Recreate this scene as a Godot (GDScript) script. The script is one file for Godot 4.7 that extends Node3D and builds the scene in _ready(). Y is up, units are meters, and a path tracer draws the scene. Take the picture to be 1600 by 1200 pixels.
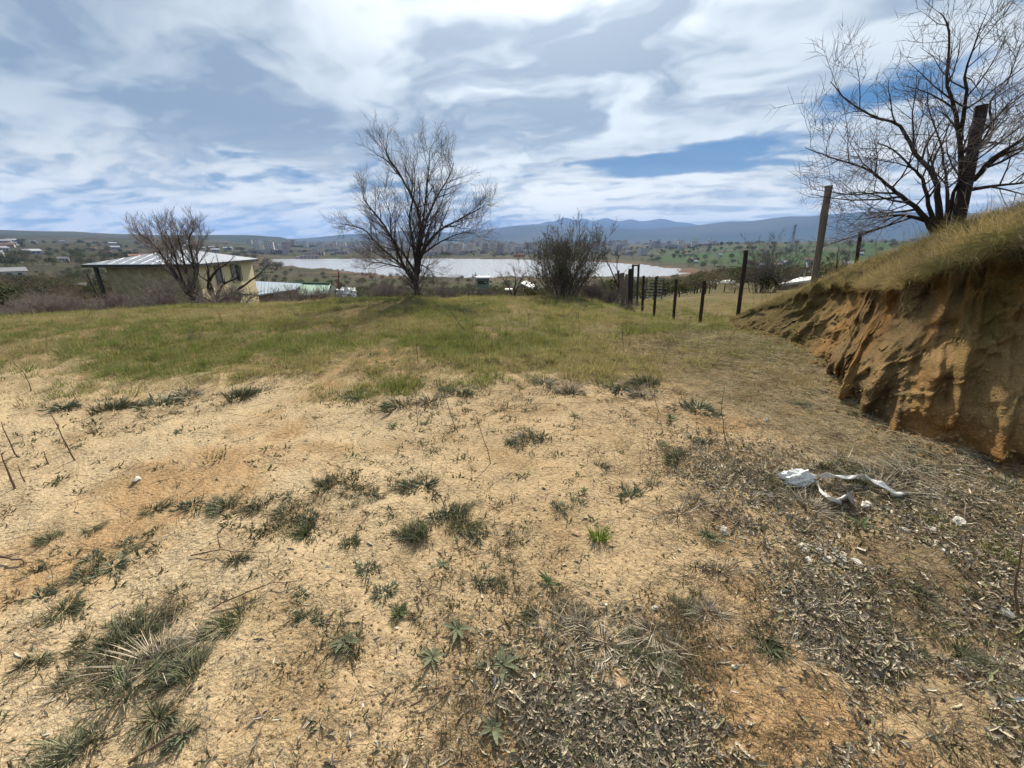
extends Node3D
# A bare building plot above a lake: sand and dry weeds in front, rough grass behind, a cut clay bank on the right.

const EYE := Vector3(0, 1.6, 0)
const LAKE_LEVEL := -28.4
const DK := [0.0, 6.0, 11.0, 13.0, 18.0, 30.0, 60.0, 120.0, 220.0, 330.0, 420.0, 600.0, 800.0, 1200.0, 2000.0, 3000.0, 5000.0, 9000.0]
const AZ := [-60.0, -40.0, -25.0, -10.0, 5.0, 18.0, 28.0, 40.0, 60.0]
const HT := [
	[0, 0, 0, 0, -0.3, -2.0, -5, -8, -12, -14, -14, -12, -9, 2, 24, 46, 40, 40],
	[0, 0, 0, 0, -0.5, -2.6, -6, -10, -15, -18, -19, -18, -16, -8, 10, 26, 20, 20],
	[0, 0, 0, -0.03, -0.8, -3.0, -8, -15, -22, -26, -27, -28, -27.5, -24, -16, -8, 5, 10],
	[0, 0, 0, -0.05, -1.0, -3.4, -9, -17, -24, -27.4, -28, -28, -27.5, -25, -20, -14, -8, 0],
	[0, 0, 0, -0.05, -1.0, -3.4, -9, -17, -24, -27.4, -28, -28, -27.5, -25, -20, -14, -8, 0],
	[0, 0, 0, -0.2, -0.7, -2.2, -6, -12, -20, -26, -28, -28, -26, -20, -14, -10, -5, 0],
	[0, 0, -0.1, -0.3, -0.5, -1.3, -3.6, -8, -15, -22, -25, -24, -18, -8, -4, -4, -4, 0],
	[0, 0, 0, 0, -0.2, -1.0, -3, -7, -12, -17, -18, -17, -14, -4, 2, 4, 4, 4],
	[0, 0, 0, 0, -0.2, -1.0, -3, -7, -12, -17, -18, -17, -14, -4, 2, 4, 4, 4]]
var LAKE := PackedVector2Array([Vector2(-359.6, -622.2), Vector2(-293.1, -541.1), Vector2(-206.8, -489.8), Vector2(-158.8, -437.7), Vector2(-107.8, -395.4), Vector2(-57.7, -380.7), Vector2(0.0, -380.7), Vector2(57.7, -380.7), Vector2(115.5, -380.7), Vector2(152.9, -387.9), Vector2(176.5, -419.8), Vector2(196.6, -501.7), Vector2(181.4, -604.2), Vector2(148.8, -661.8), Vector2(105.8, -706.6), Vector2(0.0, -786.3), Vector2(-122.1, -816.9), Vector2(-293.1, -816.9), Vector2(-427.5, -816.9), Vector2(-452.8, -786.3)])

var na := FastNoiseLite.new()
var nb := FastNoiseLite.new()
var nr := FastNoiseLite.new()
var rng := RandomNumberGenerator.new()
var counts := {}
var M := {}

# ---------------------------------------------------------------- helpers
func nz(x: float, y: float) -> float: return na.get_noise_2d(x, y)
func fb(x: float, y: float) -> float: return nb.get_noise_2d(x, y)
func rr(a: float, b: float) -> float: return rng.randf_range(a, b)
func lin(r: float, g: float, b: float) -> Color: return Color(r, g, b).linear_to_srgb()

func numbered(called: String) -> String:
	if not counts.has(called):
		counts[called] = 0
		return called
	counts[called] += 1
	return "%s_%03d" % [called, counts[called]]

func tag(o: Node, label: String, category: String, group := "", kind := "") -> Node:
	o.set_meta("label", label)
	o.set_meta("category", category)
	if group: o.set_meta("group", group)
	if kind: o.set_meta("kind", kind)
	return o

func thing(called: String, label: String, category: String, at: Vector3, turn := 0.0, group := "") -> Node3D:
	var o := Node3D.new()
	o.name = numbered(called)
	add_child(o)
	o.position = at
	o.rotation.y = turn
	tag(o, label, category, group)
	return o

func mesh_node(called: String, m: Mesh, mat: Material, parent: Node = self) -> MeshInstance3D:
	var o := MeshInstance3D.new()
	o.name = numbered(called) if parent == self else called
	o.mesh = m
	o.material_override = null
	for i in m.get_surface_count():
		m.surface_set_material(i, mat)
	parent.add_child(o, true)
	return o

func part(called: String, b: Builder, mat: Material, parent: Node) -> MeshInstance3D:
	return mesh_node(called, b.mesh(), mat, parent)

class Builder:
	var v := PackedVector3Array()
	var n := PackedVector3Array()
	var c := PackedColorArray()
	var t := PackedVector2Array()
	var ix := PackedInt32Array()
	var col := Color.WHITE
	func vert(p: Vector3, nn: Vector3, uv := Vector2.ZERO) -> int:
		v.append(p); n.append(nn); c.append(col); t.append(uv)
		return v.size() - 1
	func tri(a: Vector3, b: Vector3, d: Vector3) -> void:
		var nn := (d - a).cross(b - a).normalized()
		var k := vert(a, nn); vert(b, nn); vert(d, nn)
		ix.append_array([k, k + 1, k + 2])
	func quad(a: Vector3, b: Vector3, d: Vector3, e: Vector3) -> void:
		var nn := ((d - a).cross(b - a) + (e - a).cross(d - a)).normalized()
		var k := vert(a, nn, Vector2(0, 0)); vert(b, nn, Vector2(1, 0)); vert(d, nn, Vector2(1, 1)); vert(e, nn, Vector2(0, 1))
		ix.append_array([k, k + 1, k + 2, k, k + 2, k + 3])
	# box with its own basis
	func box(at: Vector3, s: Vector3, bs := Basis.IDENTITY) -> void:
		var h := s * 0.5
		var P := []
		for i in 8:
			P.append(at + bs * Vector3(h.x * (1 if i & 1 else -1), h.y * (1 if i & 2 else -1), h.z * (1 if i & 4 else -1)))
		for f in [[4, 6, 7, 5], [1, 3, 2, 0], [5, 7, 3, 1], [0, 2, 6, 4], [6, 2, 3, 7], [0, 4, 5, 1]]:
			quad(P[f[0]], P[f[1]], P[f[2]], P[f[3]])
	func tube(pts: PackedVector3Array, rad: PackedFloat32Array, sides: int, cap := false) -> void:
		var last := -1
		for i in pts.size():
			var d := (pts[mini(i + 1, pts.size() - 1)] - pts[maxi(i - 1, 0)]).normalized()
			var up := Vector3.FORWARD if absf(d.z) < 0.8 else Vector3.RIGHT
			var a := d.cross(up).normalized()
			var b := d.cross(a)
			var first := v.size()
			for k in sides:
				var w := TAU * k / sides
				var q := a * cos(w) + b * sin(w)
				vert(pts[i] + q * rad[i], q, Vector2(float(k) / sides, i))
			if last >= 0:
				for k in sides:
					var k2 := (k + 1) % sides
					ix.append_array([last + k, first + k, first + k2, last + k, first + k2, last + k2])
			last = first
		if cap:
			var dd := (pts[pts.size() - 1] - pts[pts.size() - 2]).normalized()
			var ce := vert(pts[pts.size() - 1], dd)
			for k in sides:
				ix.append_array([ce, last + (k + 1) % sides, last + k])
	func ribbon(pts: PackedVector3Array, wid: PackedFloat32Array, side: Vector3) -> void:
		for i in pts.size() - 1:
			var d := pts[i + 1] - pts[i]
			var s := side
			var nn := d.cross(s).normalized()
			var k := vert(pts[i] - s * wid[i], nn); vert(pts[i] + s * wid[i], nn)
			vert(pts[i + 1] + s * wid[i + 1], nn); vert(pts[i + 1] - s * wid[i + 1], nn)
			if wid[i + 1] < 0.00005: ix.append_array([k, k + 1, k + 2])
			else: ix.append_array([k, k + 1, k + 2, k, k + 2, k + 3])
	func mesh() -> ArrayMesh:
		var arr := []
		arr.resize(Mesh.ARRAY_MAX)
		arr[Mesh.ARRAY_VERTEX] = v
		arr[Mesh.ARRAY_NORMAL] = n
		arr[Mesh.ARRAY_COLOR] = c
		arr[Mesh.ARRAY_TEX_UV] = t
		arr[Mesh.ARRAY_INDEX] = ix
		var m := ArrayMesh.new()
		m.add_surface_from_arrays(Mesh.PRIMITIVE_TRIANGLES, arr)
		return m

func smooth_normals(b: Builder) -> void:
	var acc := PackedVector3Array()
	acc.resize(b.v.size())
	for i in range(0, b.ix.size(), 3):
		var p := b.ix[i]; var q := b.ix[i + 1]; var r := b.ix[i + 2]
		var f := (b.v[r] - b.v[p]).cross(b.v[q] - b.v[p])
		acc[p] += f; acc[q] += f; acc[r] += f
	for i in acc.size():
		b.n[i] = acc[i].normalized()

func noise_tex(freq: float, seed_: int, lo: Color, mid: Color, hi: Color, size := 512, octaves := 5, kind := FastNoiseLite.TYPE_SIMPLEX_SMOOTH) -> NoiseTexture2D:
	var f := FastNoiseLite.new()
	f.noise_type = kind
	f.seed = seed_
	f.frequency = freq
	f.fractal_octaves = octaves
	f.fractal_gain = 0.62
	var g := Gradient.new()
	g.offsets = PackedFloat32Array([0.0, 0.5, 1.0])
	g.colors = PackedColorArray([lo, mid, hi])
	var t := NoiseTexture2D.new()
	t.width = size; t.height = size
	t.seamless = true
	t.noise = f
	t.color_ramp = g
	return t

func std(col: Color, rough := 0.9, vc := false, spec := 0.3) -> StandardMaterial3D:
	var m := StandardMaterial3D.new()
	m.albedo_color = col
	m.roughness = rough
	m.metallic_specular = spec
	m.vertex_color_use_as_albedo = vc
	return m

func grainy(m: StandardMaterial3D, tex: Texture2D, scale: float, bump: Texture2D = null, cm := 0.5, det: Texture2D = null, dscale := 1.0) -> StandardMaterial3D:
	m.uv1_triplanar = true
	m.uv1_world_triplanar = true
	m.uv1_scale = Vector3.ONE * scale
	m.albedo_texture = tex
	if bump:
		m.heightmap_enabled = true
		m.heightmap_texture = bump
		m.heightmap_scale = cm
	if det:
		m.detail_enabled = true
		m.detail_albedo = det
		m.detail_blend_mode = BaseMaterial3D.BLEND_MODE_MUL
		m.detail_uv_layer = BaseMaterial3D.DETAIL_UV_2
		m.uv2_triplanar = true
		m.uv2_world_triplanar = true
		m.uv2_scale = Vector3.ONE * dscale
	return m

# ---------------------------------------------------------------- terrain
func lake_distance(p: Vector2) -> float:  # negative inside
	var best := 1e9
	for i in LAKE.size():
		var q := Geometry2D.get_closest_point_to_segment(p, LAKE[i], LAKE[(i + 1) % LAKE.size()])
		best = minf(best, p.distance_squared_to(q))
	best = sqrt(best)
	return -best if Geometry2D.is_point_in_polygon(p, LAKE) else best

func table(a: float, d: float) -> float:
	var i := 0
	while i < AZ.size() - 2 and a > AZ[i + 1]: i += 1
	var ta := clampf((a - AZ[i]) / (AZ[i + 1] - AZ[i]), 0, 1)
	var j := 0
	while j < DK.size() - 2 and d > DK[j + 1]: j += 1
	var td := clampf((d - DK[j]) / (DK[j + 1] - DK[j]), 0, 1)
	ta = ta * ta * (3 - 2 * ta)
	return lerpf(lerpf(HT[i][j], HT[i][j + 1], td), lerpf(HT[i + 1][j], HT[i + 1][j + 1], td), ta)

func near_h(x: float, z: float) -> float:
	var h := fb(x * 6, z * 6) * 0.06 + nz(x * 45, z * 45) * 0.024 + nz(x * 130 + 50, z * 130) * 0.010 + nz(x * 330, z * 330 + 20) * 0.006
	var r := nz(x * 70 + 9, z * 28 - 4)
	h += maxf(0.0, 0.25 - absf(r)) * 0.05
	# the field side is a little rougher, with a low edge where the scraped sand ends
	var g := smoothstep(4.7, 5.5, -z + nz(x * 14, 3.0) * 0.9)
	h += g * (0.035 + nz(x * 60, z * 60 + 77) * 0.03)
	# shallow dip along the fence
	h -= smoothstep(2.4, 3.8, x) * clampf((-7.7 - z) / 3.3, 0.0, 1.0) * 0.46 * smoothstep(19.0, 14.0, -z)
	# litter bank at the toe on the right
	h += smoothstep(2.4, 4.0, x) * smoothstep(1.0, -2.0, z) * smoothstep(-7.8, -6.0, z) * 0.14
	return h

func H(x: float, z: float) -> float:
	var d := sqrt(x * x + z * z)
	if d < 11.0:
		return near_h(x, z)
	var h := table(rad_to_deg(atan2(x, -z)), d)
	h += near_h(x, z) * smoothstep(40.0, 12.0, d)
	if d > 16.0:
		h += fb(x * 0.9, z * 0.9) * minf((d - 16.0) * 0.02, 1.2)
	if d > 250.0:
		h += fb(x * 0.05 + 40, z * 0.05) * minf((d - 250.0) * 0.008, 9.0) * smoothstep(0, 300, absf(d - 600) - 180)
		if d < 1300.0 and z < -200.0:
			var s := lake_distance(Vector2(x, z)) + nz(x * 2.4, z * 2.4) * 9.0
			if s < 0.0: h = minf(h, LAKE_LEVEL - 0.25 + s * 0.03)
			else: h = maxf(h, LAKE_LEVEL + 0.12 + minf(s, 120.0) * 0.008)
	return h

const SAND := Color(0.57, 0.445, 0.275)
func ground_colour(x: float, z: float, d: float, h: float) -> Color:
	if d < 60.0:
		var n := fb(x * 9, z * 9)
		var c := SAND
		c = c.lerp(Color(0.63, 0.51, 0.33), clampf(fb(x * 5 + 30, z * 5) * 3.0 + 0.2, 0, 1))
		c = c.lerp(Color(0.46, 0.285, 0.13), clampf(fb(x * 8 - 60, z * 8 + 12) * 3.0 + nz(x * 90, z * 90) * 0.5 - 0.3, 0, 1) * 0.65)
		c = c.lerp(Color(0.33, 0.23, 0.12), clampf(nz(x * 55, z * 55) * 1.6 - 0.35, 0, 1) * 0.5)
		c = c.lerp(Color(0.36, 0.27, 0.17), clampf(weedy(x, z) * (0.6 + nz(x * 260, z * 260) * 1.6), 0, 1) * 0.35)
		var g := smoothstep(4.3, 6.2, -z + nz(x * 14, 3.0) * 0.5 + n * 1.1 + nz(x * 120, z * 120) * 0.8)
		c = c.lerp(Color(0.19, 0.165, 0.075).lerp(Color(0.28, 0.215, 0.11), clampf(n * 2 + 0.2, 0, 1)), g * 0.97)
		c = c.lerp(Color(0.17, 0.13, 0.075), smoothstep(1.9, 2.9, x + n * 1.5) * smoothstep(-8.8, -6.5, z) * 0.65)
		if d < 16.0: return c
		return c.lerp(Color(0.13, 0.12, 0.06), smoothstep(16.0, 30.0, d))
	var n2 := fb(x * 0.5, z * 0.5)
	var n3 := nz(x * 0.35 + 99, z * 0.7)
	var c2 := Color(0.072, 0.074, 0.042).lerp(Color(0.11, 0.092, 0.062), clampf(n2 * 2.2 + 0.4, 0, 1))
	c2 = c2.lerp(Color(0.085, 0.11, 0.04), clampf(n3 * 2.0, 0, 1) * 0.7)
	if d > 260.0 and d < 1300.0 and z < -200.0:
		var s := lake_distance(Vector2(x, z))
		if s > -30.0 and x < 200.0 and z > -760.0:
			c2 = c2.lerp(Color(0.19, 0.125, 0.08), (1.0 - smoothstep(10.0, 70.0, s)) * clampf(0.5 + n3 * 2, 0, 1))
		if x > 120.0:
			var gr := smoothstep(25.0, 90.0, s) * smoothstep(16.0, 21.0, rad_to_deg(atan2(x, -z)))
			c2 = c2.lerp(Color(0.05, 0.115, 0.03).lerp(Color(0.085, 0.115, 0.045), clampf(n2 * 2 + 0.3, 0, 1)), gr)
	if d > 900.0:
		var n4 := nz(x * 0.06, z * 0.16)
		c2 = c2.lerp(Color(0.055, 0.065, 0.04), clampf(n4 * 3.0 + 0.2, 0, 1) * 0.75)
		c2 = c2.lerp(Color(0.13, 0.125, 0.09), clampf(nz(x * 0.11 + 7, z * 0.3) * 3.0 - 0.8, 0, 1))
	return c2

# patches of dry weeds on the sand: [x, z, radius, strength]
var PATCH := [[-1.62, -1.27, 0.26, 1.2], [-1.66, -1.10, 0.20, 1.0], [-1.60, -1.42, 0.15, 0.8], [-2.19, -1.73, 0.14, 0.9], [-2.05, -1.82, 0.12, 0.9], [-2.06, -1.33, 0.12, 0.6], [-1.08, -2.49, 0.35, 0.8], [-0.68, -2.33, 0.30, 0.7], [-1.32, -2.16, 0.30, 1.0], [-1.42, -1.98, 0.20, 0.7], [0.11, -3.10, 0.28, 1.0], [1.45, -4.61, 0.45, 1.0], [-0.72, -4.35, 0.40, 0.7], [0.20, -1.37, 0.22, 1.2], [0.00, -1.42, 0.16, 0.9], [0.35, -1.29, 0.20, 1.0], [0.65, -1.37, 0.20, 1.2], [0.66, -1.23, 0.20, 1.0], [0.46, -0.99, 0.24, 0.9], [0.79, -1.13, 0.20, 0.6], [0.81, -1.42, 0.15, 0.9], [2.22, -2.45, 0.35, 1.0], [2.72, -2.57, 0.30, 1.2], [1.86, -2.37, 0.25, 0.9], [1.53, -1.56, 0.30, 0.7], [2.16, -1.73, 0.35, 0.6], [1.98, -1.42, 0.35, 0.8], [1.50, -1.29, 0.30, 0.6], [-0.58, -1.42, 0.12, 0.6], [-0.27, -1.29, 0.10, 0.5], [-0.93, -1.42, 0.16, 0.7], [-0.70, -1.26, 0.12, 0.8], [-3.10, -2.45, 0.30, 0.6], [-4.46, -3.82, 0.50, 0.7], [-3.62, -3.82, 0.60, 0.8], [-3.57, -4.29, 0.50, 0.8], [-2.33, -2.80, 0.30, 0.3], [-3.89, -3.01, 0.40, 0.6], [-2.94, -4.19, 0.50, 0.8], [0.38, -4.61, 0.70, 0.5], [1.64, -2.61, 0.30, 0.6], [1.24, -2.80, 0.25, 0.6], [-1.03, -3.82, 0.40, 0.6], [-1.96, -3.59, 0.30, 0.4], [-1.61, -4.00, 0.50, 0.5], [-0.38, -2.04, 0.16, 0.9], [-0.55, -1.93, 0.12, 0.8], [-0.12, -2.16, 0.10, 0.4], [0.89, -2.45, 0.20, 0.6], [0.74, -2.80, 0.20, 0.4], [1.64, -1.08, 0.30, 0.6], [-1.47, -0.91, 0.20, 0.6], [-1.23, -0.99, 0.08, 0.4]]
func weedy(x: float, z: float) -> float:
	var w := clampf(fb(x * 14 + 200, z * 14) * 3.2 - 0.75, 0, 1) * 0.4
	for p in PATCH:
		var dx: float = x - p[0]
		var dz: float = z - p[1]
		var q: float = (dx * dx + dz * dz) / (p[2] * p[2])
		if q < 3.0:
			w += p[3] * 0.62 * exp(-q * 1.9) * maxf(0.0, 0.6 + nz(x * 95, z * 95) * 1.3)
	return w

func build_ground() -> void:
	var az := PackedFloat32Array()
	var a := -66.0
	while a < 66.0:
		az.append(a); a += 0.24
	while a < 293.9:
		az.append(a); a += 3.8
	var b := Builder.new()
	b.vert(Vector3(0, near_h(0, 0), 0), Vector3.UP)
	var r := 0.25
	var rows := 0
	while r < 9500.0:
		for q in az:
			var w := deg_to_rad(q)
			var x := r * sin(w)
			var z := -r * cos(w)
			var h := H(x, z)
			b.col = ground_colour(x, z, r, h)
			b.vert(Vector3(x, h, z), Vector3.UP)
		rows += 1
		r *= 1.014 if r < 8.0 else (1.02 if r < 16.0 else 1.03)
	var K := az.size()
	for k in K:
		b.ix.append_array([0, 1 + k, 1 + (k + 1) % K])
	for i in rows - 1:
		for k in K:
			var p := 1 + i * K + k
			var q := 1 + i * K + (k + 1) % K
			b.ix.append_array([p, p + K, q + K, p, q + K, q])
	smooth_normals(b)
	var o := mesh_node("ground", b.mesh(), M.ground)
	tag(o, "sandy plot with rough grass beyond, falling away to the lake valley", "ground", "", "structure")

func ridge(called: String, label: String, tops: Array, d0: float, d1: float, base: float, rough: float, col_a: Color, col_b: Color, seed_: float) -> void:
	# tops: [azimuth, elevation in metres at d1]; the slope climbs from d0 to d1 and falls again behind
	var b := Builder.new()
	var a0: float = tops[0][0]
	var a1: float = tops[tops.size() - 1][0]
	var N := int((a1 - a0) / 0.16)
	var R := 22
	for i in N + 1:
		var a := lerpf(a0, a1, float(i) / N)
		var j := 0
		while j < tops.size() - 2 and a > tops[j + 1][0]: j += 1
		var t: float = clampf((a - tops[j][0]) / (tops[j + 1][0] - tops[j][0]), 0, 1)
		t = t * t * (3 - 2 * t)
		var top: float = lerpf(tops[j][1], tops[j + 1][1], t)
		for k in R + 1:
			var f := float(k) / R
			var d := lerpf(d0, d1 * 1.25, f)
			var up := smoothstep(0.0, 0.8, f) if f < 0.8 else 1.0 - (f - 0.8) * 2.0
			var x := d * sin(deg_to_rad(a))
			var z := -d * cos(deg_to_rad(a))
			var n := fb(x * rough + seed_, z * rough)
			var n2 := nz(x * rough * 3 + seed_, z * rough * 3)
			var h := lerpf(base, top, up) + (n * 0.55 + n2 * 0.12) * (top - base) * sin(minf(f, 0.85) * PI * 0.95) * 0.55
			b.col = col_a.lerp(col_b, clampf(n * 2.0 + n2 * 1.2 + 0.4, 0, 1))
			b.vert(Vector3(x, h, z), Vector3.UP)
	for i in N:
		for k in R:
			var p := i * (R + 1) + k
			b.ix.append_array([p, p + R + 1, p + R + 2, p, p + R + 2, p + 1])
	smooth_normals(b)
	tag(mesh_node(called, b.mesh(), M.far), label, "hills", "", "structure")

# ---------------------------------------------------------------- cut bank on the right
# stations from the far end to the near one: toe x, z; lip x, y, z; slope of the top
const BANK := [
	[4.38, -8.60, 4.60, 0.02, -8.65, 0.00], [4.35, -8.20, 4.55, 0.12, -8.30, 0.02], [4.30, -7.50, 4.62, 0.40, -7.65, 0.03], [4.28, -6.70, 4.72, 0.68, -7.00, 0.06],
	[4.23, -6.10, 4.80, 0.93, -6.40, 0.12], [4.08, -5.20, 4.66, 1.05, -5.60, 0.20], [3.72, -4.40, 4.36, 1.10, -5.00, 0.26],
	[3.45, -3.85, 4.06, 1.16, -4.40, 0.32], [3.30, -3.15, 3.92, 1.34, -3.80, 0.30], [3.40, -2.70, 3.98, 1.54, -3.35, 0.28],
	[3.62, -2.30, 4.15, 1.74, -2.80, 0.25], [3.90, -1.50, 4.40, 1.9, -1.80, 0.22], [4.10, 0.00, 4.60, 1.95, -0.20, 0.2], [4.20, 2.00, 4.70, 1.8, 2.0, 0.2]]

func cr(i: int, k: int, t: float) -> float:
	var p0: float = BANK[maxi(i - 1, 0)][k]
	var p1: float = BANK[i][k]
	var p2: float = BANK[mini(i + 1, BANK.size() - 1)][k]
	var p3: float = BANK[mini(i + 2, BANK.size() - 1)][k]
	return 0.5 * (2 * p1 + (p2 - p0) * t + (2 * p0 - 5 * p1 + 4 * p2 - p3) * t * t + (3 * p1 - p0 - 3 * p2 + p3) * t * t * t)

func station(s: float) -> Array:
	var i := clampi(int(s), 0, BANK.size() - 2)
	var t := s - i
	var toe := Vector3(cr(i, 0, t), 0, cr(i, 1, t))
	toe.y = near_h(toe.x, toe.z) - 0.06
	var lip := Vector3(cr(i, 2, t), cr(i, 3, t), cr(i, 4, t))
	var jag := nz(s * 70, 400.0) + 0.6 * nz(s * 190, 410.0)
	var tall := clampf(lip.y, 0.0, 1.0)
	lip.y += 0.10 * (nz(s * 55, 430.0) + 0.5 * nz(s * 160, 440.0)) * tall
	var edge := Vector3(-0.15 * jag, 0, 0.06 * jag) * tall
	var f := clampf(s / 9.0, 0, 1)
	var dir := Vector3(lerpf(0.62, 0.90, f), 0, lerpf(-0.78, -0.44, f)).normalized()
	return [toe, lip, dir, cr(i, 5, t), edge]

func bank_top(s: float, u: float) -> Vector3:
	var st := station(s)
	var lip: Vector3 = st[1]
	var dir: Vector3 = st[2]
	var p := lip + dir * u + (st[4] as Vector3) * smoothstep(0.35, 0.0, u)
	var rise: float = st[3]
	p.y = lip.y + rise * minf(u, 2.6) + rise * 0.12 * maxf(u - 2.6, 0.0)
	p.y += fb(p.x * 9, p.z * 9 + 300) * 0.20 * smoothstep(-0.1, 0.5, u) + nz(p.x * 40, p.z * 40) * 0.03
	var far_drop := smoothstep(4.0, 10.0, u)
	p.y = lerpf(p.y, minf(p.y, H(p.x, p.z) - 0.3), far_drop) if s < 4.5 else p.y - smoothstep(9.0, 13.0, u) * 4.0
	return p

func bank_face(s: float, f: float) -> Vector3:   # f: 0 at the toe, 1 at the lip
	var st := station(s)
	var toe: Vector3 = st[0]
	var lip: Vector3 = st[1]
	var hgt := lip.y - toe.y
	# talus at the foot, steep above, undercut below the turf
	var back := pow(f, 1.25) * 0.78 + 0.22 * smoothstep(0.25, 0.75, f)
	var p := toe.lerp(Vector3(lip.x, toe.y, lip.z), back)
	p.y = toe.y + hgt * (0.30 * f * f + 0.70 * f)
	var out := Vector3(toe.x - lip.x, 0, toe.z - lip.z)
	out = Vector3(-0.92, 0, 0.38) if out.length() < 0.05 else out.normalized()
	var amp := clampf(hgt, 0.0, 1.3)
	var wob := nb.get_noise_3d(p.x * 15, p.y * 19, p.z * 15)
	var q := s * 0.62 - f * 0.42 + wob * 0.35
	var gul := nz(q * 30, f * 30) * 1.6
	var gul2 := nz(q * 125 + 70, f * 40 + 9) * 1.6
	var body := sin(minf(f, 1.0) * PI)
	var mask := clampf(0.45 + nz(s * 40 + 90, f * 25) * 1.4, 0.0, 1.0)
	var off := (gul * 0.09 + gul2 * 0.02 * mask) * body + (wob * 0.40 + nb.get_noise_3d(p.x * 34 + 90, p.y * 34, p.z * 34) * 0.22) * body
	off += nb.get_noise_3d(p.x * 60, p.y * 60, p.z * 60) * 0.10 + nr.get_noise_3d(p.x * 200, p.y * 200, p.z * 200) * 0.036
	# crumbling ledges
	off += (fposmod(p.y * 3.1 + wob * 2.5, 1.0) - 0.5) * 0.05 * body
	# slumped lumps towards the foot
	off += maxf(0.0, nz(s * 60 + 31, f * 30 + 8)) * 0.38 * smoothstep(0.75, 0.2, f) * smoothstep(0.0, 0.12, f)
	off -= 0.10 * smoothstep(0.66, 0.90, f) * smoothstep(1.0, 0.93, f) * clampf(0.6 + nz(s * 50, 500.0) * 1.5, 0.1, 1.3)
	p += out * off * amp + (st[4] as Vector3) * smoothstep(0.80, 1.0, f)
	return p

func build_bank() -> void:
	var b := Builder.new()
	var NS := 620
	var NF := 110
	var NT := 40
	for i in NS + 1:
		# more columns where it stands close to the viewer
		var s := 13.0 * float(i) / NS
		for k in NF + 1:
			var f := float(k) / NF
			var p := bank_face(s, f)
			var n := fb(p.x * 16 + p.y * 10, p.z * 16 - p.y * 12)
			var n2 := nz(s * 160, f * 130)
			var c := Color(0.385, 0.225, 0.09).lerp(Color(0.465, 0.32, 0.15), clampf(n * 2.4 + 0.35, 0, 1))
			c = c.lerp(Color(0.26, 0.20, 0.105), clampf(n2 * 0.9 + fb(s * 22, f * 14 + 40) * 3.0 + 0.1, 0, 1) * 0.85)
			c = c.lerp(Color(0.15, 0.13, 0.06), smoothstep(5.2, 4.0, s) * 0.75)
			c = c.lerp(Color(0.16, 0.15, 0.05), clampf(fb(s * 25 + 80, f * 18) * 3.0 - 0.6, 0, 1) * 0.7)
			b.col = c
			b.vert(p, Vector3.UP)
		for k in range(1, NT + 1):
			var u := 11.0 * pow(float(k) / NT, 1.9)
			var p := bank_top(s, u)
			if u < 0.25:
				p.y += 0.05 * sin(u / 0.25 * PI)
			b.col = Color(0.17, 0.13, 0.06).lerp(Color(0.11, 0.10, 0.04), clampf(fb(p.x * 8, p.z * 8) * 2 + 0.5, 0, 1))
			b.vert(p, Vector3.UP)
	var K := NF + NT + 1
	for i in NS:
		for k in K - 1:
			var p := i * K + k
			b.ix.append_array([p, p + 1, p + K + 1, p, p + K + 1, p + K])
	smooth_normals(b)
	tag(mesh_node("earth_bank", b.mesh(), M.clay), "eroded orange clay bank with grassy top on the right of the plot", "bank", "", "structure")

# ---------------------------------------------------------------- scattered growth
func multi(called: String, m: Mesh, mat: Material, xf: Array, cols: PackedColorArray, label: String, category: String, parent: Node = self) -> void:
	m.surface_set_material(0, mat)
	var mm := MultiMesh.new()
	mm.transform_format = MultiMesh.TRANSFORM_3D
	mm.use_colors = true
	mm.mesh = m
	mm.instance_count = xf.size()
	for i in xf.size():
		mm.set_instance_transform(i, xf[i])
		mm.set_instance_color(i, cols[i])
	var o := MultiMeshInstance3D.new()
	o.name = numbered(called)
	o.multimesh = mm
	parent.add_child(o, true)
	tag(o, label, category, "", "stuff")

func blade(b: Builder, root: Vector3, dir: Vector3, length: float, width: float, droop: float, segs := 3) -> void:
	var pts := PackedVector3Array()
	var wid := PackedFloat32Array()
	var p := root
	var d := dir.normalized()
	var side := d.cross(Vector3(rr(-1, 1), rr(-0.3, 0.3), rr(-1, 1))).normalized()
	for i in segs + 1:
		pts.append(p)
		wid.append(width * 0.5 * (1.0 - pow(float(i) / segs, 1.6)))
		p += d * length / segs
		d = (d + Vector3(0, -droop / segs, 0)).normalized()
	b.ribbon(pts, wid, side)

func tuft_mesh(blades: int, spread: float, h0: float, h1: float, width: float, droop: float, lean: float) -> ArrayMesh:
	var b := Builder.new()
	for i in blades:
		var w := rr(0, TAU)
		var q := sqrt(rng.randf()) * spread
		b.col = Color.WHITE * rr(0.65, 1.0)
		b.col.a = 1
		blade(b, Vector3(cos(w) * q, -0.005, sin(w) * q), Vector3(cos(w) * rr(0, lean), 1, sin(w) * rr(0, lean)), rr(h0, h1), width * rr(0.7, 1.3), droop * rr(0.4, 1.6))
	return b.mesh()

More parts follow.
